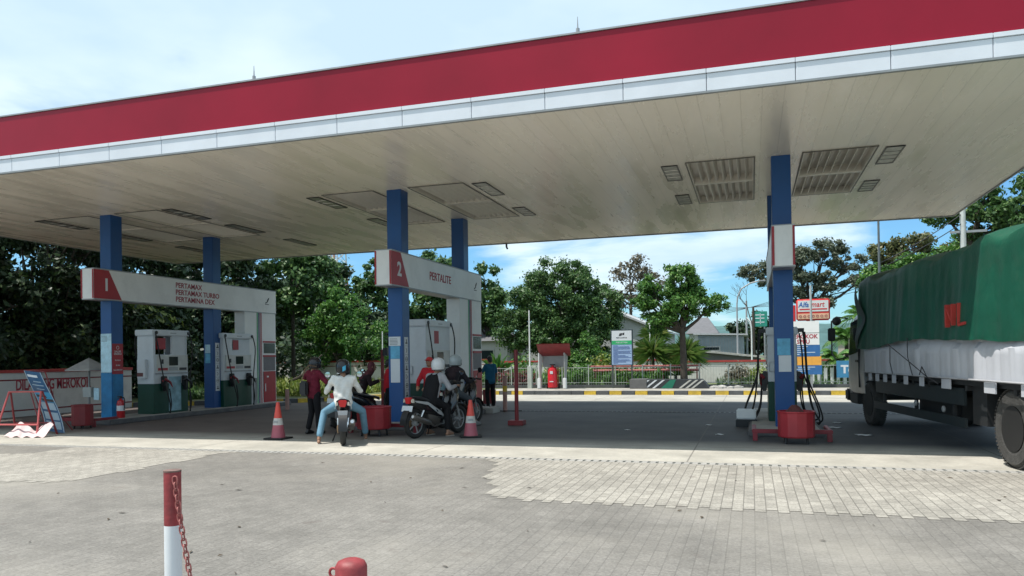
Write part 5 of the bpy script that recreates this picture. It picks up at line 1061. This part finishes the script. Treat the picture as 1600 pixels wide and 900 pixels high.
# cab
CX0, CX1, CY0, CY1 = .03, TW-.03, 5.98, 7.35
secs = []
def ring(y, zb, zt, ins): x0_, x1_ = CX0+ins, CX1-ins; return [(x0_, y, zb), (x0_-.02, y, (zb+1.5)/2), (x0_, y, 1.5), (x0_+.06, y, zt-.15), (x0_+.16, y, zt), (x1_-.16, y, zt), (x1_-.06, y, zt-.15), (x1_, y, 1.5), (x1_+.02, y, (zb+1.5)/2), (x1_, y, zb)]
b = MB(); b.loft([ring(CY0, .62, 2.38, 0), ring(CY0+.5, .62, 2.40, 0), ring(CY0+1.0, .62, 2.36, .0), ring(CY1-.12, .5, 2.1, .02), ring(CY1, .5, 1.55, .08), ring(CY1+.03, .5, 1.2, .08)]); cb_ = b.build('cab', SIL, tk, bevel=.02)
b = MB(); b.prism([(CY0+.38, 1.5), (CY0+1.18, 1.42), (CY0+.98, 2.14), (CY0+.42, 2.2)], CX0-.01, CX0+.09, 'x'); b.build('side_window', GLASS, cb_)
b = MB(); b.box(CX0+.15, CX1-.15, CY1-.12, CY1-.02, 1.55, 2.05); b.build('windscreen', GLASS, cb_)
b = MB(); b.box(CX0-.035, CX0, CY0+.34, CY0+.36, .75, 2.2); b.box(CX0-.035, CX0-.01, CY0+.42, CY0+.6, 1.28, 1.33); dr_ = b.build('door_seam', BLACK, cb_)
b = MB(); b.box(CX0-.02, CX1+.02, CY1-.15, CY1+.12, .42, .68); b.build('bumper', TDARK, cb_, bevel=.03)
b = MB(); b.box(CX0, CX0+.3, CY0+.55, CY1-.2, .38, .62); b.build('step', TDARK, cb_, bevel=.02)
for sx, xx in ((-1, CX0), (1, CX1)):
    b = MB(); X_ = lambda d: xx+sx*d
    b.tube([(X_(0), CY1-.1, 2.25), (X_(.18), CY1+.12, 2.3), (X_(.28), CY1+.15, 2.2), (X_(.28), CY1+.15, 1.45), (X_(.2), CY1+.1, 1.32), (X_(0), CY1-.1, 1.4)], .016, 6); a_ = b.build('mirror_arm', BLACK, cb_)
    b = MB(); b.box(min(X_(.2), X_(.36)), max(X_(.2), X_(.36)), CY1+.13, CY1+.19, 1.75, 2.05); b.build('mirror', BLACK, a_, bevel=.02)
    b = MB(); b.lathe([(.02, -.03), (.09, -.01), (.1, .02), (.05, .04)], (X_(.2), CY1-.0, 2.2), 'y', 14); b.build('mirror', BLACK, a_)
b = MB(); b.box(.1, TW-.1, CY0-.03, CY0+.35, 2.52, 2.72); b.build('headboard_box', TDARK, tk, bevel=.02)
b = MB(); b.box(.02, TW-.02, YB+.0, YB+.06, 1.0, 2.8); b.build('headboard', TDARK, tk)
# ------------------------------------------------------------------ motorbikes (y forward, wheels on z = 0)
def bike(label, x, y, rz, body, seat=BLACK, plate=PAPER, tail=.93, stripe=None, light=True, group='parked motorbikes', platez=.62, text_='', box=None):
    t = thing('motorbike', label, 'motorbike', (x, y, 0), rz, group); wb = .62; r = .285
    for s, nm_ in ((-1, 'rear'), (1, 'front')):
        b = MB(); b.torus((0, s*wb, r), r-.045, .045, 'x', 32, 10, sx=1.15); w = b.build('wheel', RUB, t, smooth=True)
        b = MB(); b.torus((0, s*wb, r), r-.088, .014, 'x', 28, 6)
        for i in range(5): a = 6.283*i/5; b.tube([(0, s*wb, r), (.0, s*wb+(r-.085)*math.cos(a), r+(r-.085)*math.sin(a))], .012, 5)
        b.lathe([(.04, -.06), (.05, -.04), (.05, .04), (.04, .06)], (0, s*wb, r), 'x', 14); b.build('rim', GREY, w)
    def xs(pr, wf, m, nm_, par=t):      # profile sections (y, zb, zt, halfwidth)
        b = MB(); secs = []
        for (yy, zb, zt, hw) in pr: zm = (zb+zt)/2; secs.append([(hw*.6, yy, zb), (hw, yy, zb*.65+zt*.35), (hw*.95, yy, zb*.3+zt*.7), (hw*.5, yy, zt), (-hw*.5, yy, zt), (-hw*.95, yy, zb*.3+zt*.7), (-hw, yy, zb*.65+zt*.35), (-hw*.6, yy, zb)])
        b.loft(secs); return b.build(nm_, m, par, bevel=.006, smooth=True)
    rb = xs([(-.80, tail-.12, tail, .05), (-.70, tail-.20, tail-.0, .10), (-.45, tail-.30, tail-.06, .14), (-.15, tail-.42, tail-.16, .15), (.05, tail-.55, tail-.25, .12)], 0, body, 'rear_body')
    xs([(-.72, tail-.02, tail+.02, .07), (-.5, tail-.08, tail+.0, .12), (-.2, tail-.16, tail-.10, .135), (.05, tail-.2, tail-.14, .11), (.15, tail-.25, tail-.17, .07)], 0, seat, 'seat')
    xs([(-.1, .33, .42, .13), (.15, .30, .38, .14), (.36, .33, .42, .12)], 0, mat('bike_grey_plastic', (.03, .03, .032), .6), 'footboard')
    xs([(-.35, .25, .50, .10), (-.1, .22, .52, .12), (.1, .28, .45, .09)], 0, mat('engine_metal', (.12, .11, .10), .5, .5, dirt=.4), 'engine')
    fs = xs([(.28, .36, .66, .13), (.38, .42, .92, .19), (.46, .55, 1.0, .17), (.54, .68, .95, .10)], 0, body, 'front_shield')
    if stripe:
        for s in (-1, 1):
            b = MB(); b.add([(s*.105, -.76, tail-.06), (s*.152, -.42, tail-.10), (s*.16, -.05, tail-.30), (s*.135, .06, tail-.40), (s*.155, -.1, tail-.36), (s*.156, -.42, tail-.16), (s*.112, -.7, tail-.10)], [(0, 1, 2, 3, 4, 5, 6)]); b.build('side_stripe', stripe, rb)
    b = MB(); b.tube([(-.30, .38, 1.02), (-.12, .42, 1.03), (0, .44, 1.0), (.12, .42, 1.03), (.30, .38, 1.02)], .013, 6)
    hb = b.build('handlebar', BLACK, t)
    for s in (-1, 1):
        b = MB(); b.tube([(s*.22, .395, 1.025), (s*.34, .37, 1.015)], .02, 8); b.build('grip', RUB, hb)
        b = MB(); b.tube([(s*.2, .40, 1.03), (s*.23, .42, 1.15), (s*.27, .42, 1.2)], .007, 5); b.lathe([(.02, .02), (.055, .0), (.06, -.01), (.01, -.012)], (s*.29, .42, 1.22), 'y', 14); mr_ = b.build('mirror', BLACK, hb)
        b = MB(); b.lathe([(.052, -.014), (.01, -.0145)], (s*.29, .42, 1.22), 'y', 14); b.build('mirror_glass', mat('mirror_glass', (.6, .7, .8), .03, 1), mr_)
        b = MB(); b.tube([(s*.05, .44, .72), (s*.055, .56, .5), (s*.06, wb, r)], .02, 7); b.build('fork', GREY, t)
        b = MB(); b.tube([(s*.075, -wb, r), (s*.09, -.48, tail-.26)], .024, 8); b.build('shock_absorber', CHROME, t)
    xs([(.42, .92, 1.06, .10), (.5, .90, 1.06, .12), (.58, .92, 1.0, .06)], 0, body, 'handlebar_cover')
    b = MB(); b.lathe([(.01, .05), (.06, .03), (.075, 0)], (0, .56, .86), 'y', 16); b.build('headlight', CHROME, t)
    b = MB(); b.grid(lambda u, v: ((v-.5)*.13*(1-.2*abs(u-.5)), wb+(r+.035)*math.cos(.3+u*1.9), r+(r+.035)*math.sin(.3+u*1.9)-.02*abs(v-.5)), 10, 4); b.build('front_fender', body, t, smooth=True, fixn=False)
    b = MB(); b.grid(lambda u, v: ((v-.5)*.15, -wb-(r+.05)*math.cos(-.05+u*1.3), r+(r+.06)*math.sin(-.05+u*1.3)), 8, 3); b.build('rear_fender', BLACK, t, smooth=True, fixn=False)
    b = MB(); b.prism([(-.045, tail-.12), (.045, tail-.12), (.075, tail-.02), (.05, tail+.0), (-.05, tail+.0), (-.075, tail-.02)], -.825, -.76, 'y'); b.build('tail_light', mat('tail_red', (.5, .02, .02), .2), t, bevel=.006)
    b = MB(); b.prism([(-.12, tail-.10), (-.08, tail-.09), (-.08, tail-.045), (-.11, tail-.03)], -.81, -.76, 'y'); b.prism([(.12, tail-.10), (.08, tail-.09), (.08, tail-.045), (.11, tail-.03)], -.81, -.76, 'y'); b.build('turn_signal', mat('signal_clear', (.55, .5, .42), .2), t)
    T = Matrix.Translation((0, -.83, platez)) @ Matrix.Rotation(R(-18), 4, 'X'); b = MB(); b.box(-.13, .13, -.006, 0, -.055, .055, 0, T); p_ = b.build('license_plate', plate, t)
    if text_: o_ = text(text_, .07, INK if plate is PAPER else PAPER, p_, (0, -.84, platez-.02), (R(108-18-18), 0, 0), align='CENTER')
    b = MB(); b.tube([(.06, .05, .24), (.12, -.2, .2), (.13, -.35, .28)], .018, 7); b.lathe([(.035, 0), (.055, .05), (.055, .38), (.04, .42), (.025, .42)], (0, 0, 0), 'z', 14)
    o = None
    e = MB(); e.tube([(.06, .05, .24), (.12, -.2, .2), (.14, -.38, .28)], .018, 7); e.tube([(.14, -.36, .27), (.15, -.40, .29), (.16, -.82, .42), (.16, -.85, .43)], [.035, .052, .055, .04], 14); ex = e.build('exhaust', mat('exhaust_metal', (.18, .17, .16), .35, .7), t, smooth=True)
    e = MB(); e.tube([(.16, -.845, .428), (.16, -.856, .432)], .03, 12); e.build('exhaust_tip', CHROME, ex)
    e = MB(); e.tube([(-.08, -wb, r), (-.09, -.1, .3)], .022, 6); e.lathe([(.05, -.02), (.085, 0), (.05, .015)], (-.085, -wb, r), 'x', 16); e.build('swingarm', mat('chain_brown', (.20, .13, .07), .5, .4, dirt=.3), t)
    e = MB(); e.tube([(-.1, -.1, .28), (-.2, -.05, .02)], .012, 5); e.build('stand', BLACK, t)
    if light: e = MB(); e.prism([(-.05, .32), (.05, .32), (.085, .62), (-.085, .62)], -.84, -.825, 'y'); e.build('mudflap', mat('mudflap_grey', (.35, .36, .38), .4), t)
    return t
BLKP = mat('glossy_black_paint', (.012, .012, .014), .2, coat=.5)
HR = lambda d: R(d)
bike('dark motorbike with grey mudflap and red tail light under the rider in white', -7.13, 12.32, HR(29), BLKP, tail=.80, plate=BLACK, platez=.55)
bike('dark motorbike behind the large red tub', -8.35, 15.75, HR(-48), BLKP, tail=.80, text_='DK', platez=.60, light=False)
bike('black scooter with white side stripe and white plate, right of the blue column', -5.84, 13.62, HR(-18), BLKP, tail=.78, stripe=mat('stripe_silver', (.34, .35, .36), .3), text_='DK 4531', platez=.57, light=False)
bike('black scooter behind the right traffic cone', -6.2, 15.7, HR(-14), BLKP, tail=.80, plate=BLACK, text_='DK 62 A', platez=.50, light=False)
bike('dark motorbike almost hidden ahead of the rider in white', -8.75, 15.2, HR(12), BLKP, tail=.78, light=False)
# ------------------------------------------------------------------ people
def capsule_mesh(caps, name, voxel=.012, smooth=3):
    """one continuous skin from tapered limbs: (p0, r0, p1, r1) or (p, (rx, ry, rz))"""
    b = MB()
    def sph(c, r):
        rx, ry, rz = r if isinstance(r, tuple) else (r, r, r); n, m_ = 14, 8; vs = [(c[0], c[1], c[2]+rz)]; fs = []
        for i in range(1, m_):
            p = math.pi*i/m_
            for k in range(n): a = 6.2832*k/n; vs.append((c[0]+rx*math.sin(p)*math.cos(a), c[1]+ry*math.sin(p)*math.sin(a), c[2]+rz*math.cos(p)))
        vs.append((c[0], c[1], c[2]-rz))
        for k in range(n): fs.append((0, 1+k, 1+(k+1) % n)); fs.append((len(vs)-1, 1+(m_-2)*n+(k+1) % n, 1+(m_-2)*n+k))
        for i in range(m_-2):
            for k in range(n): k2 = (k+1) % n; fs.append((1+i*n+k, 1+(i+1)*n+k, 1+(i+1)*n+k2, 1+i*n+k2))
        b.add(vs, fs)
    for c in caps:
        if len(c) == 2: sph(c[0], c[1]); continue
        p0, r0_, p1, r1 = c; p0 = Vector(p0); p1 = Vector(p1); sph(p0, r0_*.995); sph(p1, r1*.995)
        if (p1-p0).length > 1e-4: b.tube([p0, p1], [r0_, r1], 14)
    me = bpy.data.meshes.new('tmp'); me.from_pydata(b.v, [], b.f)
    bb = bmesh.new(); bb.from_mesh(me); bmesh.ops.recalc_face_normals(bb, faces=bb.faces); bb.to_mesh(me); bb.free()
    o = bpy.data.objects.new('tmp', me); C.objects.link(o); md = o.modifiers.new('r', 'REMESH'); md.mode = 'VOXEL'; md.voxel_size = voxel
    if smooth: s2 = o.modifiers.new('s', 'SMOOTH'); s2.iterations = smooth; s2.factor = .5
    me2 = mesh_from_eval(o, name); bpy.data.objects.remove(o); me2.polygons.foreach_set('use_smooth', [True]*len(me2.polygons)); return me2
def addm(me, name, m, parent):
    me.materials.clear(); me.materials.append(m); o = bpy.data.objects.new(name, me); C.objects.link(o); o.parent = parent; return o
def V(*a): return Vector(a)
def human(label, x, y, rz, J, shirt, pants, z=0, sc=.93, sleeve='long', hair=None, helmet=None, hijab=None, cap=None, shoes=BLACK, shorts=False, foldcol=None, visor=True, barefoot=False, extra=None):
    t = thing('person', label, 'person', (x, y, z), rz); t.scale = (sc, sc, sc)
    D = dict(pel=V(0, 0, .95), che=V(0, .0, 1.28), nek=V(0, .0, 1.47), hed=V(0, .03, 1.62), shL=V(-.17, 0, 1.41), shR=V(.17, 0, 1.41), elL=V(-.24, -.02, 1.13), elR=V(.24, -.02, 1.13), wrL=V(-.26, .08, .90), wrR=V(.26, .08, .90),
             hiL=V(-.09, 0, .93), hiR=V(.09, 0, .93), knL=V(-.11, .03, .50), knR=V(.11, .03, .50), anL=V(-.11, -.02, .09), anR=V(.11, -.02, .09), toe=V(0, .15, -.05)); D.update(J); J = D
    H = J['hed']; caps = [(J['hiL'], .085, J['hiR'], .085), (J['pel']+V(-.05, 0, 0), .095, J['che']+V(-.06, 0, 0), .095), (J['pel']+V(.05, 0, 0), .095, J['che']+V(.06, 0, 0), .095), (J['shL'], .06, J['shR'], .06), (J['che']+V(-.06, 0, 0), .095, J['shL'], .058), (J['che']+V(.06, 0, 0), .095, J['shR'], .058), (J['che'], .09, J['nek'], .055), (J['nek'], .052, H-V(0, .02, .06), .052)]
    caps += [(H, (.078, .095, .112)), (H+V(0, .02, -.075), (.052, .062, .05)), (H+V(0, .095, -.015), .010, H+V(0, .108, -.035), .014), (H+V(0, .085, -.07), (.024, .016, .009)), (H+V(-.08, 0, -.01), (.012, .02, .03)), (H+V(.08, 0, -.01), (.012, .02, .03))]
    fing = []
    for s in 'LR':
        sg = -1 if s == 'L' else 1
        caps += [(J['sh'+s], .052, J['el'+s], .040), (J['el'+s], .038, J['wr'+s], .027)]
        d = (J['wr'+s]-J['el'+s]).normalized(); sd_ = d.cross(V(0, 0, 1)); sd_ = sd_.normalized() if sd_.length > .1 else V(1, 0, 0); nn_ = sd_.cross(d)
        pm = J['wr'+s]+d*.075
        for k in (-1.2, -.4, .4, 1.2):
            base = pm+sd_*k*.020; ln = (.072, .085, .08, .062)[int(k*1.25+1.5)] if False else .075-.006*abs(k)
            caps.append((J['wr'+s]+sd_*k*.010, .019, base, .0115))
            k1 = base+(d-nn_*.25).normalized()*ln*.45; k2 = k1+(d*.6-nn_*.8).normalized()*ln*.35; k3 = k2+(d*.1-nn_).normalized()*ln*.25
            fing += [(base, .0095, k1, .009), (k1, .009, k2, .0085), (k2, .0085, k3, .0075)]
        tb = J['wr'+s]+d*.03-sd_*sg*.02; t1 = tb+(d*.7-sd_*sg*.7).normalized()*.035; t2 = t1+(d*.9-nn_*.4).normalized()*.03; fing += [(tb, .013, t1, .011), (t1, .011, t2, .009)]
        toe = J.get('to'+s, J['an'+s]+J['toe']); caps += [(J['hi'+s], .083, J['kn'+s], .054), (J['kn'+s], .053, J['an'+s]+(J['kn'+s]-J['an'+s])*.6, .050), (J['an'+s]+(J['kn'+s]-J['an'+s])*.6, .050, J['an'+s], .033), (J['an'+s]+V(0, -.03, -.05), .033, toe, .026), (J['an'+s], .036, toe, .026)]
    body = addm(capsule_mesh(caps+fing, 'body', .0075, 2), 'body', SKIN, t)
    e = MB()
    for s in (-1, 1): e.lathe([(.002, .004), (.010, 0), (.008, -.006)], tuple(H+V(s*.030, .088, .012)), 'y', 8)
    e.build('eyes', INK, body)
    # clothes follow the limbs with a little slack
    sh = [(J['pel']+V(-.06, 0, -.04), .115, J['che']+V(-.06, 0, 0), .115), (J['pel']+V(.06, 0, -.04), .115, J['che']+V(.06, 0, 0), .115), (J['pel']+V(0, -.02, -.02), .115, J['che']+V(0, 0, 0), .115), (J['shL'], .072, J['shR'], .072), (J['che']+V(-.06, 0, 0), .112, J['shL'], .070), (J['che']+V(.06, 0, 0), .112, J['shR'], .070), (J['shL'].lerp(J['shR'], .5), .08, J['nek']-V(0, 0, .03), .064)]
    for s in 'LR':
        sh.append((J['sh'+s], .068, J['el'+s] if sleeve == 'long' else J['sh'+s].lerp(J['el'+s], .75), .056))
        if sleeve == 'long': sh.append((J['el'+s], .054, J['el'+s].lerp(J['wr'+s], .92), .038))
    so_ = addm(capsule_mesh(sh, 'shirt', .014, 4), 'shirt', shirt, t)
    if shirt.name in ('white_hoodie', 'black_jacket', 'maroon_cotton', 'dark_jacket'):        # creases
        me = so_.data; 
        for v in me.vertices: v.co += v.normal*(.007*math.sin(v.co.z*38+v.co.x*21)+.006*math.sin(v.co.x*45-v.co.z*17))
    tr = [(J['hiL'], .10, J['hiR'], .10), (J['pel'], .11, J['hiL'].lerp(J['hiR'], .5), .105)]
    for s in 'LR':
        end = J['an'+s]+(J['kn'+s]-J['an'+s])*(.75 if shorts else .17); tr += [(J['hi'+s], .098, J['kn'+s], .070), (J['kn'+s], .070, end, .062)]
    addm(capsule_mesh(tr, 'trousers', .014, 3), 'trousers', pants, t)
    for s in 'LR':
        toe = J.get('to'+s, J['an'+s]+J['toe']); lo = min(J['an'+s].z-.05, toe.z)
        if barefoot:
            e = MB(); a_, c_ = J['an'+s]+V(0, -.05, -.08), toe+V(0, .02, -.03); d = (c_-a_); d.z = 0; n_ = V(-d.y, d.x, 0).normalized()*.045
            e.add([a_-n_*.8, a_+n_*.8, c_+n_, c_-n_, a_-n_*.8-V(0, 0, .018), a_+n_*.8-V(0, 0, .018), c_+n_-V(0, 0, .018), c_-n_-V(0, 0, .018)], [(0, 1, 2, 3), (7, 6, 5, 4), (0, 4, 5, 1), (1, 5, 6, 2), (2, 6, 7, 3), (3, 7, 4, 0)]); e.build('sandal', mat('pale_sandal', (.5, .47, .42), .7), t, bevel=.008)
        else: addm(capsule_mesh([(J['an'+s]+V(0, -.03, -.045), .042, toe, .036), (J['an'+s], .045, toe, .034)], 'shoe', .014, 2), 'shoe', shoes, t)
    if helmet:
        hm, dec = helmet; b = MB(); prof = [(.09, -.105), (.128, -.085), (.142, -.02), (.140, .05), (.118, .11), (.075, .15), (.01, .165)]; b.lathe(prof, (0, 0, 0), 'z', 26)
        o = b.build('helmet', hm, t, smooth=True); o.location = H+V(0, -.01, .02); o.rotation_euler = J.get('hrot', (0, 0, 0)); o.scale = (.95, 1.08, 1)
        b = MB(); b.grid(lambda u, v: (.146*math.sin((u-.5)*2.3), .146*math.cos((u-.5)*2.3), -.075+.12*v), 12, 4); b.build('visor', GLASS, o, smooth=True, fixn=False)
        b = MB(); b.torus((0, 0, -.088), .128, .009, 'z', 24, 6); b.build('helmet_rim', BLACK, o)
        if dec: b = MB(); b.grid(lambda u, v: (.1445*math.sin((u-.5)*.45+2.95), .1445*math.cos((u-.5)*.45+2.95), -.045+.09*v-.03*u), 5, 5); b.build('helmet_sticker', dec, o, fixn=False)
    if hair: addm(capsule_mesh([(H+V(0, -.015, .02), (.088, .098, .105)), (H+V(0, -.05, -.04), (.07, .06, .08))], 'hair', .012, 2), 'hair', hair, t)
    if cap:
        addm(capsule_mesh([(H+V(0, -.01, .035), (.088, .105, .085)), (H+V(0, .10, .04), (.065, .07, .012))], 'cap', .011, 1), 'cap', cap, t); addm(capsule_mesh([(H+V(0, -.04, -.01), (.082, .07, .07))], 'hair', .012, 2), 'hair', HAIR, t)
    if hijab: addm(capsule_mesh([(H+V(0, -.02, .01), (.095, .102, .125)), (H+V(0, -.03, -.1), .09, J['nek']+V(0, -.02, -.04), .10), (J['nek']+V(0, -.02, -.04), .10, J['che']+V(0, -.05, .02), .13), (J['shL'], .075, J['shR'], .075), (J['nek'], .09, J['shL'], .075), (J['nek'], .09, J['shR'], .075)], 'headscarf', .013, 3), 'headscarf', hijab, t)
    return t
def sit(seat=.80, lean=.12, spread=.2, footz=.09, knf=.30, armz=.98, armf=.45, back=-.25, foot_f=.05, fs=.30):
    y = back; return dict(pel=V(0, y, seat), che=V(0, y+lean, seat+.33), nek=V(0, y+lean*1.6, seat+.52), hed=V(0, y+lean*1.9+.02, seat+.66), shL=V(-.18, y+lean*1.4, seat+.46), shR=V(.18, y+lean*1.4, seat+.46),
        elL=V(-.32, y+lean+.12, seat+.22), elR=V(.32, y+lean+.12, seat+.22), wrL=V(-.30, y+lean+armf*.75, armz+.03), wrR=V(.30, y+lean+armf*.75, armz+.03), hiL=V(-.1, y+.02, seat-.02), hiR=V(.1, y+.02, seat-.02),
        knL=V(-spread, y+knf, seat-.17), knR=V(spread, y+knf, seat-.17), anL=V(-fs, y+foot_f, footz), anR=V(fs, y+foot_f, footz))
def cloth(n, c): return mat(n, c, .9, var=.12, vs=7, bump=.25, bs=18, spec=.2)
MAR = cloth('maroon_cotton', (.13, .015, .03)); BLKC = cloth('black_cotton', (.012, .012, .014)); JEAN = cloth('blue_denim', (.15, .28, .38)); HOOD = cloth('white_hoodie', (.66, .65, .62))
# rider in white, seen from behind, feet on the ground
J = sit(seat=.76, lean=.05, knf=.22, spread=.36, fs=.46, foot_f=.02, back=-.28, armz=.96)
J['anR'] = V(.42, .22, .09)
human('rider in a white long sleeved top and light blue jeans, seen from behind', -7.13, 12.32, HR(29), J, HOOD, JEAN, sc=.94, helmet=(mat('helmet_black', (.015, .015, .018), .25), mat('sticker_blue', (.05, .35, .55), .4)), barefoot=True)
# standing person in maroon
J = dict(elL=V(-.40, .08, 1.30), wrL=V(-.36, .33, 1.22), elR=V(.34, .10, 1.2), wrR=V(.3, .35, 1.12), anL=V(-.12, -.08, .09), anR=V(.10, .06, .09), hed=V(.0, .06, 1.60))
human('standing person in maroon shirt, black trousers and black helmet', -8.46, 13.45, HR(-18), J, MAR, BLKC, sc=.875, helmet=(MT['helmet_black'], None))
t = thing('shoulder_bag', 'dark bag hanging on a strap at the back of the person in maroon', 'bag', (-8.57, 13.40, 0)); b = MB(); b.box(-.10, .08, -.16, -.06, .78, 1.08); b.build('pouch', BLACK, t, bevel=.03); b = MB(); b.tube([(-.05, -.12, 1.08), (.02, -.13, 1.3), (.12, -.10, 1.40), (.2, .02, 1.36)], .012, 6); b.build('strap', mat('tan_strap', (.16, .10, .06), .7), t)
# rider ahead, only the helmet and shoulders show
human('rider in black helmet almost hidden ahead of the rider in white', -8.75, 15.2, HR(12), sit(seat=.74, armz=.95), BLKC, BLKC, sc=.88, helmet=(mat('helmet_matt_black', (.02, .02, .02), .5), None))
# woman in brown headscarf
J = sit(seat=.68, lean=.16, armz=.95, foot_f=.1, fs=.22); 
human('person in brown headscarf and dark robe facing right behind the large red tub', -9.05, 16.9, HR(-62), J, cloth('dark_robe', (.03, .018, .022)), BLKC, sc=.98, hijab=cloth('brown_scarf', (.13, .045, .055)))
# attendant in red behind the front lane 2 column
human('person in bright red shirt mostly hidden behind the front middle column', -8.0, 15.85, HR(-60), dict(elL=V(-.22, .15, 1.15), wrL=V(-.15, .4, 1.15)), cloth('red_uniform', (.42, .02, .03)), BLKC, sc=.86, hair=HAIR)
human('attendant in a red cap and red shirt facing the rider in the white helmet', -6.58, 15.0, HR(170), dict(elL=V(-.26, .12, 1.15), wrL=V(-.12, .36, 1.02), elR=V(.26, .12, 1.15), wrR=V(.12, .36, 1.02)), MT['red_uniform'], BLKC, sc=.88, cap=mat('cap_red', (.45, .03, .03), .7))
J = sit(seat=.745, lean=.14, spread=.2, fs=.26, foot_f=.25, back=-.22)
J['elL'] = V(-.3, .05, 1.0)
human('rider in white helmet and black jacket with pale sleeves on the striped scooter', -5.84, 13.62, HR(-18), J, cloth('pale_grey_sleeves', (.30, .30, .32)), BLKC, sc=.95, helmet=(mat('helmet_white', (.55, .56, .57), .3), None), barefoot=True)
vt = C.objects[-1]
P_ = [o for o in C.objects if o.name.startswith('person')][-1]
addm(capsule_mesh([(J['pel']+V(-.05, -.025, -.05), .13, J['che']+V(-.05, -.02, .05), .125), (J['pel']+V(.05, -.025, -.05), .13, J['che']+V(.05, -.02, .05), .125), (J['che']+V(-.04, 0, .05), .11, J['shL'].lerp(J['shR'], .3)+V(0, 0, 0), .075), (J['che']+V(.04, 0, .05), .11, J['shL'].lerp(J['shR'], .7), .075)], 'vest', .014, 3), 'vest', BLKC, P_)
J = sit(seat=.78, lean=.06, spread=.24, fs=.42, foot_f=.3, back=-.25)
human('rider in pale helmet and loose dark jacket behind the right cone', -6.2, 15.7, HR(-14), J, cloth('dark_jacket', (.02, .018, .022)), cloth('grey_jeans', (.07, .08, .09)), sc=.97, helmet=(mat('helmet_pale', (.36, .41, .42), .35), None), hijab=cloth('dark_scarf', (.035, .025, .03)), shoes=mat('grey_shoe', (.2, .2, .2), .7))
human('person with short black hair in a dark blue shirt at the middle island rear', -7.2, 20.7, HR(55), dict(elL=V(-.24, .15, 1.18), wrL=V(-.16, .36, 1.15)), cloth('blue_shirt', (.015, .09, .16)), BLKC, sc=.89, sleeve='short', hair=HAIR)
# litter and small stains that have a shape of their own
random.seed(31)
t = thing('litter', 'small scraps of white paper lying on the shaded forecourt', 'litter', (0, 0, 0)); 
for (x, y, s_) in ((-2.4, 15.2, .06), (-.6, 14.6, .09), (-.9, 16.5, .08), (1.55, 16.3, .12), (1.9, 14.9, .14), (1.7, 17.4, .09)):
    b = MB(); b.grid(lambda u, v: (x+(u-.5)*s_*1.8+.3*s_*math.sin(v*7), y+(v-.5)*s_*1.6+.4*s_*math.sin(u*6+x), .006+.012*math.sin(u*5+v*3)**2), 4, 3); b.build('scrap', PAPER, t, fixn=False)
t = thing('dry_leaves', 'scattered dry leaves and twigs on the grey pavers', 'leaves', (0, 0, 0)); tag(t, kind='stuff'); 
b = MB()
for i in range(46):
    x, y = random.uniform(-8, 2.6), random.uniform(3.6, 10.2); a = random.uniform(0, 6.28); l_ = random.uniform(.015, .05); w = l_*random.uniform(.2, .5); d = V(math.cos(a), math.sin(a), 0); n_ = V(-d.y, d.x, 0)
    p = V(x, y, .008); b.add([p-d*l_, p+n_*w+V(0, 0, .008), p+d*l_, p-n_*w], [(0, 1, 2, 3)])
bpy.data.objects.remove(t); o = b.build('dry_leaves', mat('dry_leaf', (.08, .06, .04), .9)); tag(o, 'scattered dry leaves and twigs on the grey pavers', None, None, 'stuff')
